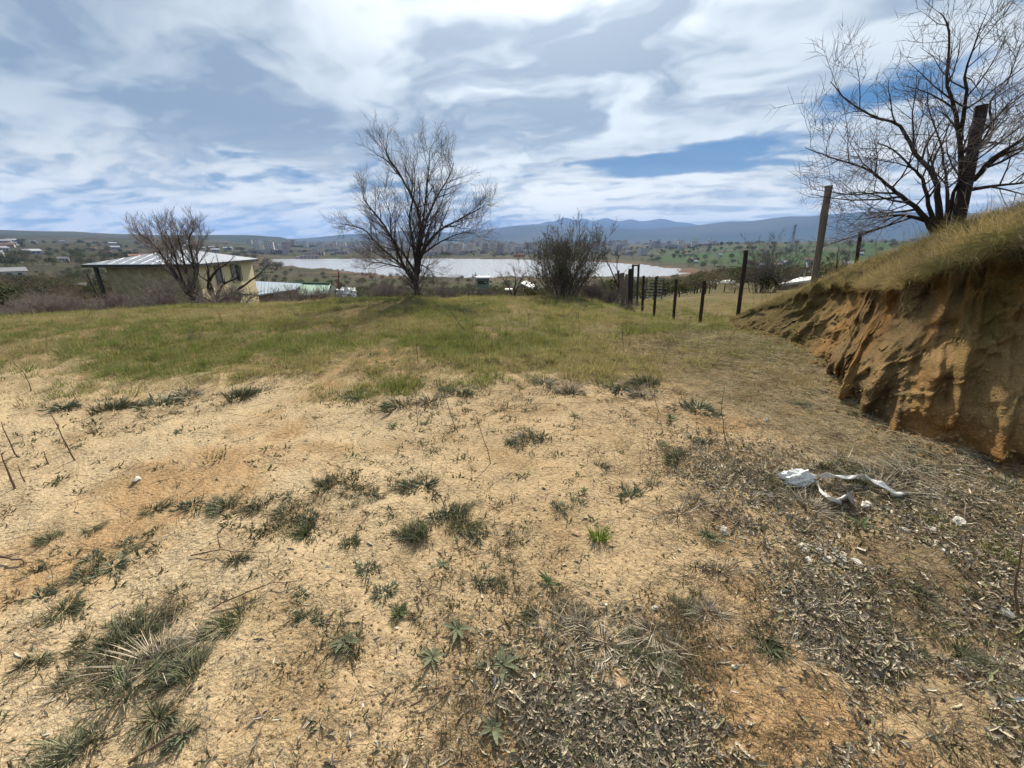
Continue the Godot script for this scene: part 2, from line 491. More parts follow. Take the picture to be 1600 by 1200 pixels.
func leaf_mesh(l: float, w: float, curl: float) -> ArrayMesh:
	var b := Builder.new()
	var pts := PackedVector3Array()
	var wid := PackedFloat32Array()
	for i in 5:
		var f := i / 4.0
		pts.append(Vector3((f - 0.5) * l, curl * l * (4 * (f - 0.5) * (f - 0.5)), 0))
		wid.append(w * 0.5 * sin(clampf(f * 0.94 + 0.06, 0, 1) * PI) if i < 4 else 0.0)
	for i in 4:
		for sgn in [-1.0, 1.0]:
			var a := pts[i]; var d := pts[i + 1]
			var e := d + Vector3(0, wid[i + 1] * 0.55, sgn * wid[i + 1])
			var f2 := a + Vector3(0, wid[i] * 0.55, sgn * wid[i])
			if sgn > 0: b.quad(a, d, e, f2)
			else: b.quad(a, f2, e, d)
	return b.mesh()

func upright(p: Vector3, sc: float, tilt := 0.15) -> Transform3D:
	var bs := Basis(Vector3.UP, rr(0, TAU)) * Basis(Vector3.RIGHT, rr(-tilt, tilt))
	return Transform3D(bs.scaled(Vector3(sc, sc * rr(0.8, 1.2), sc)), p)

func lying(p: Vector3, sc: float, tilt := 0.25) -> Transform3D:
	var bs := Basis(Vector3.UP, rr(0, TAU)) * Basis(Vector3.RIGHT, rr(-tilt, tilt)) * Basis(Vector3.FORWARD, rr(-tilt, tilt))
	return Transform3D(bs.scaled(Vector3.ONE * sc), p)

func in_bank(x: float, z: float) -> bool:
	return x > 3.2 and z > -8.6 and x > toe_x(z) - 0.05
func toe_x(z: float) -> float:
	for i in BANK.size() - 1:
		if z <= BANK[i + 1][1]:
			var t: float = clampf((z - BANK[i][1]) / (BANK[i + 1][1] - BANK[i][1]), 0, 1)
			return lerpf(BANK[i][0], BANK[i + 1][0], t)
	return 4.2

# a random point in view, spread evenly in the picture rather than on the ground
func view_point(r0: float, r1: float, amax := 66.0) -> Vector3:
	var r := r0 * pow(r1 / r0, rng.randf())
	var w := deg_to_rad(rr(-amax, amax))
	return Vector3(r * sin(w), 0, -r * cos(w))

func grass_tone() -> Color:
	var k := rng.randf()
	var c := Color(0.195, 0.23, 0.08)
	if k > 0.45: c = Color(0.27, 0.255, 0.13)
	if k > 0.68: c = Color(0.44, 0.375, 0.235)
	if k > 0.93: c = Color(0.26, 0.16, 0.10)
	return c * rr(0.75, 1.25)

func build_field_grass() -> void:
	var kinds := [tuft_mesh(14, 0.06, 0.03, 0.08, 0.005, 0.6, 0.8), tuft_mesh(12, 0.05, 0.05, 0.14, 0.004, 0.7, 0.9), tuft_mesh(18, 0.09, 0.02, 0.06, 0.006, 0.7, 1.5)]
	for kk in 3:
		var xf := []
		var cols := PackedColorArray()
		var want: int = [30000, 15000, 26000][kk]
		var tries := 0
		while xf.size() < want and tries < want * 6:
			tries += 1
			var p := view_point(4.3, 19.0, 58.0)
			if in_bank(p.x, p.z): continue
			if p.x > 5.2 and p.z > -9.0: continue
			if p.x > 1.9 and p.z > -7.2 and rng.randf() < 0.8: continue
			var n := fb(p.x * 9, p.z * 9)
			var g := smoothstep(4.0, 6.3, -p.z + nz(p.x * 14, 3.0) * 0.5 + n * 1.1)
			var bare := clampf(fb(p.x * 13 + 70, p.z * 13) * 3.4 + nz(p.x * 50, p.z * 50) * 0.6 + 0.05, 0, 0.85)
			if rng.randf() > g * (1.0 - bare): continue
			p.y = H(p.x, p.z)
			var dry := clampf(fb(p.x * 7 + 11, p.z * 7 - 7) * 3.2 + 0.15 + nz(p.x * 60, p.z * 60) * 0.5, 0, 1)
			var c := grass_tone().lerp(Color(0.45, 0.38, 0.235), dry * 0.6).lerp(Color(0.185, 0.235, 0.08), clampf(0.5 - dry, 0, 1) * 0.8)
			var lump := clampf(nz(p.x * 75 + 3, p.z * 75) * 1.6 + 0.15, 0, 1)
			xf.append(upright(p, rr(0.4, 0.9) * (1.0 + 0.8 * lump) * (1.5 if rng.randf() < 0.03 else 1.0), 0.4))
			cols.append(c)
		multi("field_grass", kinds[kk], M.grass, xf, cols, ["short olive green grass covering the field behind the sand", "taller straw mixed grass in the field behind the sand", "low matted grass in the field behind the sand"][kk], "grass")

func build_field_stalks() -> void:
	var kinds := []
	for i in 3:
		var b := Builder.new()
		var w := wander(Vector3.ZERO, Vector3(rr(-0.2, 0.2), 1, rr(-0.2, 0.2)), 0.26, 0.0022, 5, 0.12, 0.0)
		b.tube(w[0], w[1], 3)
		for k in 5:
			var q := along(w[0], w[1], rr(0.4, 0.98))
			var t := wander(q[0], Vector3(rr(-1, 1), rr(0.5, 1.4), rr(-1, 1)), rr(0.03, 0.08), 0.0013, 3, 0.2, 0.0)
			b.tube(t[0], t[1], 3)
		kinds.append(b.mesh())
	for kk in 3:
		var xf := []
		var cols := PackedColorArray()
		while xf.size() < 420:
			var p := view_point(4.6, 16.0, 58.0)
			if in_bank(p.x, p.z) or (p.x > 5.2 and p.z > -9.0): continue
			if rng.randf() > smoothstep(4.4, 6.5, -p.z) * clampf(0.45 + fb(p.x * 10, p.z * 10) * 2.5, 0.05, 1): continue
			p.y = H(p.x, p.z)
			xf.append(upright(p, rr(0.4, 1.3), 0.45))
			cols.append((Color(0.20, 0.14, 0.10) if rng.randf() < 0.5 else Color(0.42, 0.35, 0.24)) * rr(0.7, 1.2))
		multi("field_stalks", kinds[kk], M.grass, xf, cols, ["thin dry seed stalks standing in the field grass", "crooked dry stalks standing in the field grass", "branched dry stalks standing in the field grass"][kk], "stalks")

func build_litter() -> void:
	# wiry dry weeds in patches on the sand
	var wiry := [tuft_mesh(11, 0.05, 0.04, 0.13, 0.0034, 0.3, 2.8), tuft_mesh(13, 0.045, 0.02, 0.05, 0.010, 0.5, 2.0)]
	for kk in 2:
		var xf := []
		var cols := PackedColorArray()
		var tries := 0
		while xf.size() < [1500, 2300][kk] and tries < 120000:
			tries += 1
			var p := view_point(0.75, 6.5)
			if in_bank(p.x, p.z): continue
			var w := weedy(p.x, p.z)
			var far := Vector2(p.x, p.z).length()
			if rng.randf() > (w * 0.6 + 0.025) * clampf(far / 2.4, 0.3, 1.0): continue
			p.y = near_h(p.x, p.z)
			var c: Color = ([Color(0.30, 0.255, 0.17), Color(0.20, 0.19, 0.125), Color(0.44, 0.38, 0.27), Color(0.21, 0.16, 0.115)][rng.randi() % 4] if kk == 0 else [Color(0.125, 0.145, 0.085), Color(0.17, 0.18, 0.11), Color(0.10, 0.12, 0.07), Color(0.20, 0.17, 0.12)][rng.randi() % 4])
			xf.append(upright(p, rr(0.4, 1.0) * clampf(0.30 + far * 0.25, 0.45, 1.05), 0.5))
			cols.append(c * rr(0.7, 1.2))
		multi("dry_weeds", wiry[kk], M.grass, xf, cols, ["wiry grey dry weeds in patches on the sand", "short grey green weed leaves in patches on the sand"][kk], "weeds")
	# straw and thin broken stems lying about
	var straws := []
	for i in 3:
		var b := Builder.new()
		var pts := PackedVector3Array()
		var rad := PackedFloat32Array()
		var y := 0.0
		for k in 6:
			pts.append(Vector3((k - 2.5) * 0.04, 0.006 + sin(k * 0.9 + i) * 0.004, y))
			y += rr(-0.006, 0.006)
			rad.append(0.0013 * (1.1 - k * 0.12))
		b.tube(pts, rad, 3)
		if i == 2:
			b.tube(PackedVector3Array([pts[2], pts[2] + Vector3(0.03, 0.012, 0.03), pts[2] + Vector3(0.07, 0.016, 0.045)]), PackedFloat32Array([0.001, 0.0008, 0.0004]), 3)
		straws.append(b.mesh())
	for kk in 3:
		var xf := []
		var cols := PackedColorArray()
		while xf.size() < 5200:
			var p := view_point(0.7, 7.5)
			if in_bank(p.x, p.z): continue
			var strip := maxf(smoothstep(1.4, 2.8, p.x) * smoothstep(-1.5, -3.0, p.z), 0.35 * smoothstep(0.5, 1.2, p.x))
			if rng.randf() > 0.05 + weedy(p.x, p.z) * 0.35 + strip * 1.0: continue
			p.y = near_h(p.x, p.z) + rr(0.0, 0.012)
			var k := rng.randf()
			var c := Color(0.24, 0.17, 0.11)
			if k > 0.45: c = Color(0.40, 0.33, 0.21)
			if k > 0.75: c = Color(0.15, 0.105, 0.075)
			if strip > 0.4 and k > 0.35: c = Color(0.56, 0.49, 0.36)
			xf.append(lying(p, rr(0.3, 1.2) * clampf(0.35 + p.length() * 0.22, 0.5, 1.2), 0.15))
			cols.append(c * rr(0.8, 1.2))
		multi("dry_straw", straws[kk], M.grass, xf, cols, ["fine straw scattered over the sand", "broken dry stems scattered over the sand", "forked dry stems scattered over the sand"][kk], "straw")
	# fallen leaves, mostly along the foot of the bank
	var leaves := [leaf_mesh(0.046, 0.0095, 0.10), leaf_mesh(0.034, 0.009, 0.22), leaf_mesh(0.026, 0.011, -0.14)]
	for kk in 3:
		var xf := []
		var cols := PackedColorArray()
		while xf.size() < 13000:
			var p := view_point(0.75, 4.6)
			if in_bank(p.x, p.z): continue
			var a := smoothstep(0.75, 1.75, p.x + nz(p.x * 30, p.z * 30) * 0.7) * smoothstep(-3.9, -2.2, p.z) * 0.9
			var q := Vector2(p.x - 0.36, p.z + 1.02).length()
			a = maxf(a, exp(-q * q * 14.0) * 0.9)
			a *= clampf(0.72 + fb(p.x * 26, p.z * 26) * 1.8 + nz(p.x * 110, p.z * 110) * 0.5, 0.04, 1)
			if rng.randf() > a + 0.007: continue
			p.y = near_h(p.x, p.z) + 0.002 + rng.randf() * 0.022 * a
			var k := rng.randf()
			var c := Color(0.30, 0.25, 0.175)
			if k > 0.36: c = Color(0.17, 0.14, 0.10)
			if k > 0.62: c = Color(0.47, 0.405, 0.30)
			if k > 0.88: c = Color(0.20, 0.20, 0.095)
			if k > 0.992: c = Color(0.55, 0.52, 0.47)
			xf.append(lying(p, 0.3 + 1.2 * pow(rng.randf(), 1.7), 0.8))
			cols.append(c * rr(0.75, 1.2))
		multi("fallen_leaves", leaves[kk], M.leaf, xf, cols, ["narrow grey brown fallen leaves along the foot of the bank", "curled fallen leaves along the foot of the bank", "small broad fallen leaves along the foot of the bank"][kk], "leaves")
	# crumbs of soil and small stones
	var b2 := Builder.new()
	var ps := []
	for i in 6:
		ps.append(Vector3(sin(i * 1.05), 0, cos(i * 1.05)) * rr(0.7, 1.1) + Vector3(0, rr(-0.1, 0.2), 0))
	for i in 6:
		b2.tri(Vector3(0.1, 0.7, 0.05), ps[i], ps[(i + 1) % 6])
		b2.tri(ps[i], Vector3(0, -0.6, 0), ps[(i + 1) % 6])
	var xf2 := []
	var cols2 := PackedColorArray()
	while xf2.size() < 16000:
		var p := view_point(0.7, 7.0)
		if in_bank(p.x, p.z): continue
		p.y = near_h(p.x, p.z) + 0.001
		var sc := 0.0016 + 0.0075 * pow(rng.randf(), 5.0)
		xf2.append(lying(p, sc, 0.6))
		cols2.append((Color(0.40, 0.27, 0.13) if rng.randf() < 0.72 else Color(0.20, 0.14, 0.085)) * rr(0.7, 1.2))
	multi("soil_crumbs", b2.mesh(), M.grass, xf2, cols2, "crumbs of dry soil and grit on the sand", "soil")

func build_bank_grass() -> void:
	# long dry grass on the top of the bank, hanging over its edge
	var long := [tuft_mesh(14, 0.06, 0.08, 0.34, 0.0035, 0.8, 2.0), tuft_mesh(14, 0.05, 0.05, 0.15, 0.0045, 0.5, 1.6)]
	var hang := Builder.new()
	for i in 18:
		hang.col = Color.WHITE * rr(0.6, 1.0)
		hang.col.a = 1
		blade(hang, Vector3(rr(-0.05, 0.03), rr(-0.01, 0.02), rr(-0.06, 0.06)), Vector3(-1, rr(-0.2, 0.9), rr(-0.9, 0.9)), rr(0.08, 0.45), 0.0035, rr(0.6, 2.6), 5)
	var hm := hang.mesh()
	for kk in 3:
		var xf := []
		var cols := PackedColorArray()
		for i in [3900, 2700, 1200][kk]:
			var s := rr(0.4, 10.9)
			var u := rr(0.0, 1.0)
			u = 5.0 * u * u if kk < 2 else rr(-0.03, 0.22)
			var p := bank_top(s, maxf(u, 0.01))
			if kk == 2:
				var st := station(s)
				var out: Vector3 = (st[0] - st[1]) * Vector3(1, 0, 1)
				out = out.normalized()
				var bs := Basis(Vector3.UP, atan2(out.z, -out.x) + rr(-0.5, 0.5))
				xf.append(Transform3D(bs.scaled(Vector3.ONE * rr(0.35, 1.25) * clampf(s * 0.14 - 0.25, 0.2, 1.0)), p + Vector3(0, 0.03, 0)))
			else:
				xf.append(upright(p, rr(0.45, 1.2) * clampf(0.3 + s * 0.11, 0.4, 1.0), 0.8))
			var dry := clampf(0.74 + fb(p.x * 8, p.z * 8) * 2.2 + rr(-0.25, 0.25), 0, 1)
			cols.append(Color(0.19, 0.17, 0.085).lerp(Color(0.50, 0.39, 0.23), dry) * rr(0.7, 1.2))
		multi("bank_grass", [long[0], long[1], hm][kk], M.grass, xf, cols, ["long dry grass on top of the clay bank", "shorter green grass on top of the clay bank", "dry grass hanging over the edge of the clay bank"][kk], "grass")
	# tussocks and roots clinging to the face
	var xf3 := []
	var cols3 := PackedColorArray()
	for i in 1500:
		var s := rr(0.6, 10.8)
		var f := rng.randf()
		if fb(s * 30 + 40, f * 40) < 0.12 and not (f < 0.12): continue
		if f > 0.8: continue
		xf3.append(lying(bank_face(s, f), rr(0.3, 0.9), 0.7))
		cols3.append((Color(0.28, 0.22, 0.12) if rng.randf() < 0.6 else Color(0.13, 0.14, 0.05)) * rr(0.7, 1.2))
	multi("bank_weeds", tuft_mesh(9, 0.04, 0.04, 0.16, 0.003, 1.8, 1.6), M.grass, xf3, cols3, "sparse dry weeds and roots clinging to the clay face", "weeds")
	# crumbs and clods on the face and fallen to its foot
	var cl := Builder.new()
	var cp := []
	for i in 7:
		cp.append(Vector3(sin(i * 0.9), 0, cos(i * 0.9)) * rr(0.6, 1.1) + Vector3(0, rr(-0.2, 0.2), 0))
	for i in 7:
		cl.tri(Vector3(0.1, 0.8, -0.1), cp[i], cp[(i + 1) % 7])
		cl.tri(cp[i], Vector3(0, -0.7, 0), cp[(i + 1) % 7])
	var xf5 := []
	var cols5 := PackedColorArray()
	for i in 4200:
		var s := rr(0.8, 10.8)
		var f := pow(rng.randf(), 2.4)
		if f > 0.5: continue
		var p := bank_face(s, f)
		if f < 0.06 or i % 5 == 0:
			var st := station(s)
			var o2: Vector3 = ((st[0] - st[1]) * Vector3(1, 0, 1)).normalized()
			p = st[0] + o2 * absf(rng.randfn(0.0, 0.22)) + Vector3(rr(-0.1, 0.1), 0, rr(-0.1, 0.1))
			p.y = near_h(p.x, p.z) + 0.004
		xf5.append(lying(p, 0.004 + 0.022 * pow(rng.randf(), 4.0), 0.9))
		cols5.append(Color(0.36, 0.20, 0.08).lerp(Color(0.42, 0.29, 0.14), rng.randf()) * rr(0.75, 1.15))
	var sb := Builder.new()
	var sw := wander(Vector3.ZERO, Vector3(0.15, 1, 0.1), 0.30, 0.002, 5, 0.14, 0.0)
	sb.tube(sw[0], sw[1], 3)
	for k in 6:
		var sq := along(sw[0], sw[1], rr(0.4, 0.98))
		var sw2 := wander(sq[0], Vector3(rr(-1, 1), rr(0.5, 1.4), rr(-1, 1)), rr(0.03, 0.08), 0.0013, 3, 0.2, 0.0)
		sb.tube(sw2[0], sw2[1], 3)
	var xf6 := []
	var cols6 := PackedColorArray()
	for i in 420:
		var s := rr(1.5, 10.9)
		var u := rng.randf()
		xf6.append(upright(bank_top(s, 4.0 * u * u + 0.02), rr(0.4, 1.5), 0.6))
		cols6.append((Color(0.30, 0.22, 0.14) if rng.randf() < 0.5 else Color(0.52, 0.43, 0.29)) * rr(0.7, 1.2))
	multi("bank_stalks", sb.mesh(), M.grass, xf6, cols6, "dry seed stalks standing on top of the clay bank", "stalks")
	multi("clay_clods", cl.mesh(), M.clod, xf5, cols5, "loose clay clods on the bank face and along its foot", "soil")
	# mat of broken stalks at the foot of the far end
	var xf4 := []
	var cols4 := PackedColorArray()
	while xf4.size() < 2300:
		var p := Vector3(rr(1.9, 4.6), 0, rr(-9.0, -2.6))
		var mid := 3.1 + sin(p.z * 1.3) * 0.2 + smoothstep(-6.0, -3.0, p.z) * -0.25
		if rng.randf() > exp(-pow((p.x - mid) / 0.75, 2)) * clampf(0.6 + fb(p.x * 12, p.z * 12) * 2, 0, 1): continue
		if in_bank(p.x, p.z): continue
		p.y = near_h(p.x, p.z) + rr(-0.005, 0.03)
		xf4.append(lying(p, rr(0.4, 1.1), 0.18))
		cols4.append((Color(0.58, 0.50, 0.37) if rng.randf() < 0.6 else Color(0.20, 0.175, 0.11)) * rr(0.7, 1.2))
	multi("stalk_mat", tuft_mesh(10, 0.08, 0.06, 0.24, 0.003, 0.3, 14.0), M.grass, xf4, cols4, "tangled mat of dry stalks along the foot of the bank", "straw")

# ---------------------------------------------------------------- trees
func wander(p0: Vector3, dir: Vector3, length: float, r0: float, segs: int, wob: float, trop: float) -> Array:
	var pts := PackedVector3Array([p0])
	var rad := PackedFloat32Array([r0])
	var d := dir.normalized()
	var p := p0
	for i in segs:
		d = (d + Vector3(rr(-wob, wob), rr(-wob, wob) + trop, rr(-wob, wob))).normalized()
		p += d * length / segs
		pts.append(p)
		rad.append(r0 * (1.0 - 0.82 * float(i + 1) / segs))
	return [pts, rad]

func along(pts: PackedVector3Array, rad: PackedFloat32Array, t: float) -> Array:
	var f := t * (pts.size() - 1)
	var i := mini(int(f), pts.size() - 2)
	return [pts[i].lerp(pts[i + 1], f - i), lerpf(rad[i], rad[i + 1], f - i), (pts[i + 1] - pts[i]).normalized()]

# P: n1,n2,n3 children per level; l1,l2,l3 lengths; ang spread; trop upward pull; thin smallest radius
func sprout(tb: Builder, cb: Builder, pts: PackedVector3Array, rad: PackedFloat32Array, level: int, P: Dictionary) -> void:
	var n: int = P.n[level]
	var start: float = P.start[level]
	for k in n:
		var t := clampf(start + (1.0 - start) * (k + rng.randf()) / n, 0, 0.995)
		var q := along(pts, rad, t)
		var d: Vector3 = q[2]
		var perp := d.cross(Vector3(rr(-1, 1), rr(-1, 1), rr(-1, 1))).normalized()
		var ang: float = P.ang * rr(0.6, 1.35)
		var nd := (d * cos(ang) + perp * sin(ang) + Vector3(0, P.lift, 0)).normalized()
		var ln: float = P.len[level] * rr(0.55, 1.25) * (1.0 - 0.45 * t)
		var r: float = maxf(minf(float(q[1]) * 0.62, P.rmax[level]), P.thin)
		var w := wander(q[0], nd, ln, r, 4 if level < 2 else 3, P.wob, P.trop)
		(tb if level < 1 else cb).tube(w[0], w[1], 5 if level < 1 else 3)
		if level + 1 < P.n.size():
			sprout(tb, cb, w[0], w[1], level + 1, P)

func smooth_limb(L: Array) -> Array:   # [x,y,z,r] control points to a denser curve
	var pts := PackedVector3Array()
	var rad := PackedFloat32Array()
	for i in L.size() - 1:
		var p0: Array = L[maxi(i - 1, 0)]; var p1: Array = L[i]; var p2: Array = L[i + 1]; var p3: Array = L[mini(i + 2, L.size() - 1)]
		for k in 3:
			var t := k / 3.0
			pts.append(Vector3(p1[0], p1[1], p1[2]).cubic_interpolate(Vector3(p2[0], p2[1], p2[2]), Vector3(p0[0], p0[1], p0[2]), Vector3(p3[0], p3[1], p3[2]), t) + Vector3(rr(-0.012, 0.012), 0, rr(-0.012, 0.012)))
			rad.append(lerpf(p1[3], p2[3], t))
	var e: Array = L[L.size() - 1]
	pts.append(Vector3(e[0], e[1], e[2]))
	rad.append(e[3])
	return [pts, rad]

func bare_tree(called: String, label: String, at: Vector3, limbs: Array, P: Dictionary, bark: Material, group := "") -> Node3D:
	if at.y < 1.0: at.y = H(at.x, at.z) - 0.03
	var o := thing(called, label, "tree", at, 0.0, group)
	var tb := Builder.new()
	var cb := Builder.new()
	for L in limbs:
		var s := smooth_limb(L)
		tb.tube(s[0], s[1], 8)
		sprout(tb, cb, s[0], s[1], 0, P)
	part("trunk", tb, bark, o)
	part("crown", cb, M.twig, o)
	return o

func bush(called: String, label: String, at: Vector3, w: float, h: float, stems: int, P: Dictionary, leaves := 0, leaf_col := Color.WHITE, group := "", twig: Material = null, lean := Vector3.ZERO) -> Node3D:
	at.y = H(at.x, at.z) - 0.03
	var o := thing(called, label, "bush", at, 0.0, group)
	var tb := Builder.new()
	var cb := Builder.new()
	cb.col = Color(0.12, 0.10, 0.085)
	for i in stems:
		var a := rr(0, TAU)
		var q := rng.randf()
		var d := Vector3(cos(a) * w * 0.5 * q, h * rr(0.7, 1.05) * (1.0 - 0.45 * q * q), sin(a) * w * 0.5 * q) + lean
		var s := wander(Vector3(cos(a), 0, sin(a)) * 0.16 * w * q - Vector3(0, 0.1, 0), d.normalized() + Vector3(0, 0.1, 0), d.length() * rr(0.55, 0.85), P.r0 * rr(0.6, 1.1), 6, 0.16, -0.01)
		tb.tube(s[0], s[1], 5)
		sprout(tb, cb, s[0], s[1], 0, P)
	part("stems", tb, twig if twig else M.twig, o)
	if leaves:
		for i in leaves:
			var v: Vector3 = cb.v[rng.randi() % cb.v.size()]
			cb.col = leaf_col * rr(0.6, 1.3)
			cb.col.a = 1
			var d1 := Vector3(rr(-1, 1), rr(-0.4, 1), rr(-1, 1)).normalized()
			var d2 := d1.cross(Vector3(rr(-1, 1), rr(-1, 1), rr(-1, 1))).normalized()
			var l: float = P.leaf * rr(0.6, 1.3)
			cb.quad(v, v + d1 * l * 0.5 + d2 * l * 0.25, v + d1 * l, v + d1 * l * 0.5 - d2 * l * 0.25)
	part("crown", cb, M.crown if leaves else M.twig, o)
	return o

func build_trees() -> void:
	rng.seed = 41
	# the bare fruit tree at the edge of the field
	var PC := {"n": [17, 9, 5], "start": [0.16, 0.12, 0.12], "len": [1.2, 0.55, 0.28], "rmax": [0.020, 0.008, 0.0045], "ang": 0.74, "lift": 0.16, "trop": 0.06, "wob": 0.16, "thin": 0.0034}
	bare_tree("bare_tree", "bare spreading fruit tree standing alone at the field edge before the lake", Vector3(-2.968, -0.086, -13.000) , [
		[[0.01, -0.08, 0.00, 0.1300], [0.01, 0.33, 0.00, 0.0814], [-0.03, 0.68, 0.00, 0.0510]],
		[[-0.03, 0.60, 0.00, 0.0750], [-0.31, 1.01, 0.09, 0.0493], [-0.61, 1.93, 0.22, 0.0333], [-0.99, 2.53, 0.35, 0.0196], [-1.21, 2.88, 0.50, 0.0072]],
		[[-0.05, 0.68, 0.00, 0.0600], [-0.57, 1.15, -0.13, 0.0395], [-1.19, 1.70, -0.30, 0.0268], [-1.63, 2.10, -0.50, 0.0158], [-2.25, 2.25, -0.70, 0.0060]],
		[[0.01, 0.60, 0.00, 0.0850], [0.12, 1.41, 0.04, 0.0594], [0.28, 2.36, 0.10, 0.0434], [-0.12, 3.39, 0.16, 0.0297], [-0.45, 3.91, 0.23, 0.0174], [-0.51, 4.16, 0.30, 0.0060]],
		[[0.02, 0.72, 0.00, 0.0700], [0.15, 1.47, -0.09, 0.0457], [0.36, 2.60, -0.22, 0.0306], [0.52, 3.63, -0.35, 0.0177], [0.57, 4.25, -0.50, 0.0060]],
		[[0.08, 0.81, 0.00, 0.0600], [0.28, 1.41, 0.09, 0.0425], [0.79, 1.99, 0.20, 0.0316], [1.37, 2.29, 0.33, 0.0222], [1.92, 2.54, 0.46, 0.0138], [2.17, 2.66, 0.60, 0.0060]],
		[[0.08, 1.10, 0.00, 0.0550], [0.34, 2.14, -0.17, 0.0364], [0.69, 2.95, -0.39, 0.0248], [1.09, 3.57, -0.64, 0.0149], [1.21, 3.99, -0.90, 0.0060]],
		[[0.05, 0.91, 0.00, 0.0500], [0.06, 1.65, 0.28, 0.0333], [0.11, 2.41, 0.65, 0.0229], [0.40, 3.09, 1.06, 0.0140], [0.49, 3.62, 1.50, 0.0060]],
		[[0.04, 0.81, 0.00, 0.0500], [0.24, 1.56, -0.32, 0.0333], [0.41, 2.22, -0.74, 0.0229], [0.73, 2.90, -1.20, 0.0140], [0.85, 3.51, -1.70, 0.0060]],
		[[0.02, 0.81, 0.00, 0.0450], [-0.26, 1.38, 0.25, 0.0302], [-0.47, 1.86, 0.57, 0.0210], [-0.35, 2.40, 0.92, 0.0131], [-0.40, 2.84, 1.30, 0.0060]],
		[[0.18, 1.32, 0.00, 0.0300], [0.90, 1.74, 0.24, 0.0183], [1.55, 1.96, 0.55, 0.0110], [1.99, 1.95, 0.90, 0.0048]],
		[[-0.17, 0.91, 0.00, 0.0300], [-0.80, 1.05, -0.21, 0.0183], [-1.28, 1.11, -0.49, 0.0110], [-1.76, 0.98, -0.80, 0.0048]],
		[[0.20, 1.06, 0.00, 0.0200], [0.48, 0.90, 0.09, 0.0099], [0.60, 0.70, 0.20, 0.0036]]], PC, M.bark)
	# the big many-stemmed tree on the bank
	var PR := {"n": [10, 7, 5], "start": [0.2, 0.15, 0.15], "len": [1.1, 0.58, 0.30], "rmax": [0.026, 0.009, 0.0045], "ang": 0.75, "lift": 0.10, "trop": 0.02, "wob": 0.2, "thin": 0.0028}
	bare_tree("bare_tree", "large many stemmed bare tree on top of the clay bank", Vector3(6.691, 1.768, -6.744), [
		[[-0.19, -0.02, 0.00, 0.0462], [-0.51, 0.24, 0.06, 0.0341], [-0.97, 0.48, 0.13, 0.0266], [-1.27, 0.60, 0.22, 0.0202], [-1.74, 0.82, 0.31, 0.0144], [-2.29, 0.92, 0.40, 0.0090], [-2.75, 1.03, 0.50, 0.0040]],
		[[-0.07, -0.04, 0.00, 0.0528], [-0.19, 0.39, -0.06, 0.0403], [-0.30, 0.76, -0.13, 0.0325], [-0.62, 1.09, -0.22, 0.0258], [-0.88, 1.47, -0.31, 0.0198], [-1.30, 1.63, -0.40, 0.0142], [-1.71, 1.91, -0.50, 0.0090], [-1.88, 2.12, -0.60, 0.0040]],
		[[0.14, -0.06, 0.00, 0.0561], [0.00, 0.54, 0.02, 0.0429], [-0.09, 0.82, 0.04, 0.0347], [-0.30, 1.22, 0.07, 0.0277], [-0.55, 1.61, 0.10, 0.0214], [-0.80, 1.97, 0.13, 0.0155], [-0.97, 2.43, 0.17, 0.0100], [-1.19, 2.62, 0.20, 0.0048]],
		[[0.01, 0.63, 0.00, 0.0528], [0.07, 0.70, 0.10, 0.0372], [0.11, 0.95, 0.23, 0.0275], [0.28, 1.15, 0.38, 0.0192], [0.45, 1.32, 0.54, 0.0117], [0.51, 1.63, 0.70, 0.0048]],
		[[-0.07, 0.97, 0.00, 0.0330], [0.21, 1.15, -0.12, 0.0236], [0.50, 1.39, -0.27, 0.0177], [0.47, 1.81, -0.43, 0.0127], [0.80, 2.10, -0.61, 0.0082], [1.01, 2.65, -0.80, 0.0040]],
		[[-0.22, 1.21, 0.00, 0.0330], [-0.54, 1.62, 0.24, 0.0195], [-0.95, 1.95, 0.55, 0.0111], [-1.24, 2.29, 0.90, 0.0040]],
		[[0.16, 0.57, 0.00, 0.0297], [0.48, 0.62, 0.08, 0.0178], [0.81, 0.65, 0.18, 0.0103], [1.27, 0.74, 0.30, 0.0040]],
		[[-0.37, 0.14, 0.00, 0.0330], [-0.59, 0.22, -0.11, 0.0192], [-0.77, 0.22, -0.25, 0.0105], [-1.04, 0.18, -0.40, 0.0032]],
		[[-0.13, -0.02, 0.00, 0.0363], [-0.49, 0.35, 0.12, 0.0258], [-0.85, 0.68, 0.27, 0.0193], [-1.18, 0.80, 0.43, 0.0137], [-1.65, 0.98, 0.61, 0.0086], [-2.04, 1.03, 0.80, 0.0040]],
		[[-0.01, -0.02, 0.00, 0.0330], [0.03, 0.47, -0.17, 0.0236], [0.10, 0.85, -0.40, 0.0177], [0.12, 1.30, -0.65, 0.0127], [0.07, 1.76, -0.92, 0.0082], [0.09, 2.29, -1.20, 0.0040]],
		[[-0.01, 0.09, 0.00, 0.0330], [-0.30, 0.51, 0.25, 0.0220], [-0.51, 0.87, 0.57, 0.0151], [-0.73, 1.30, 0.92, 0.0093], [-0.97, 1.39, 1.30, 0.0040]],
		[[-0.32, 0.14, 0.00, 0.0264], [-0.74, 0.35, 0.11, 0.0176], [-1.22, 0.41, 0.26, 0.0121], [-1.75, 0.49, 0.42, 0.0074], [-2.18, 0.44, 0.60, 0.0032]]], PR, M.bark)
	# two trees in front of the cream house
	var PL := {"n": [13, 9, 5], "start": [0.22, 0.15, 0.15], "len": [0.95, 0.55, 0.3], "rmax": [0.022, 0.009, 0.006], "ang": 0.6, "lift": 0.30, "trop": 0.06, "wob": 0.17, "thin": 0.0045}
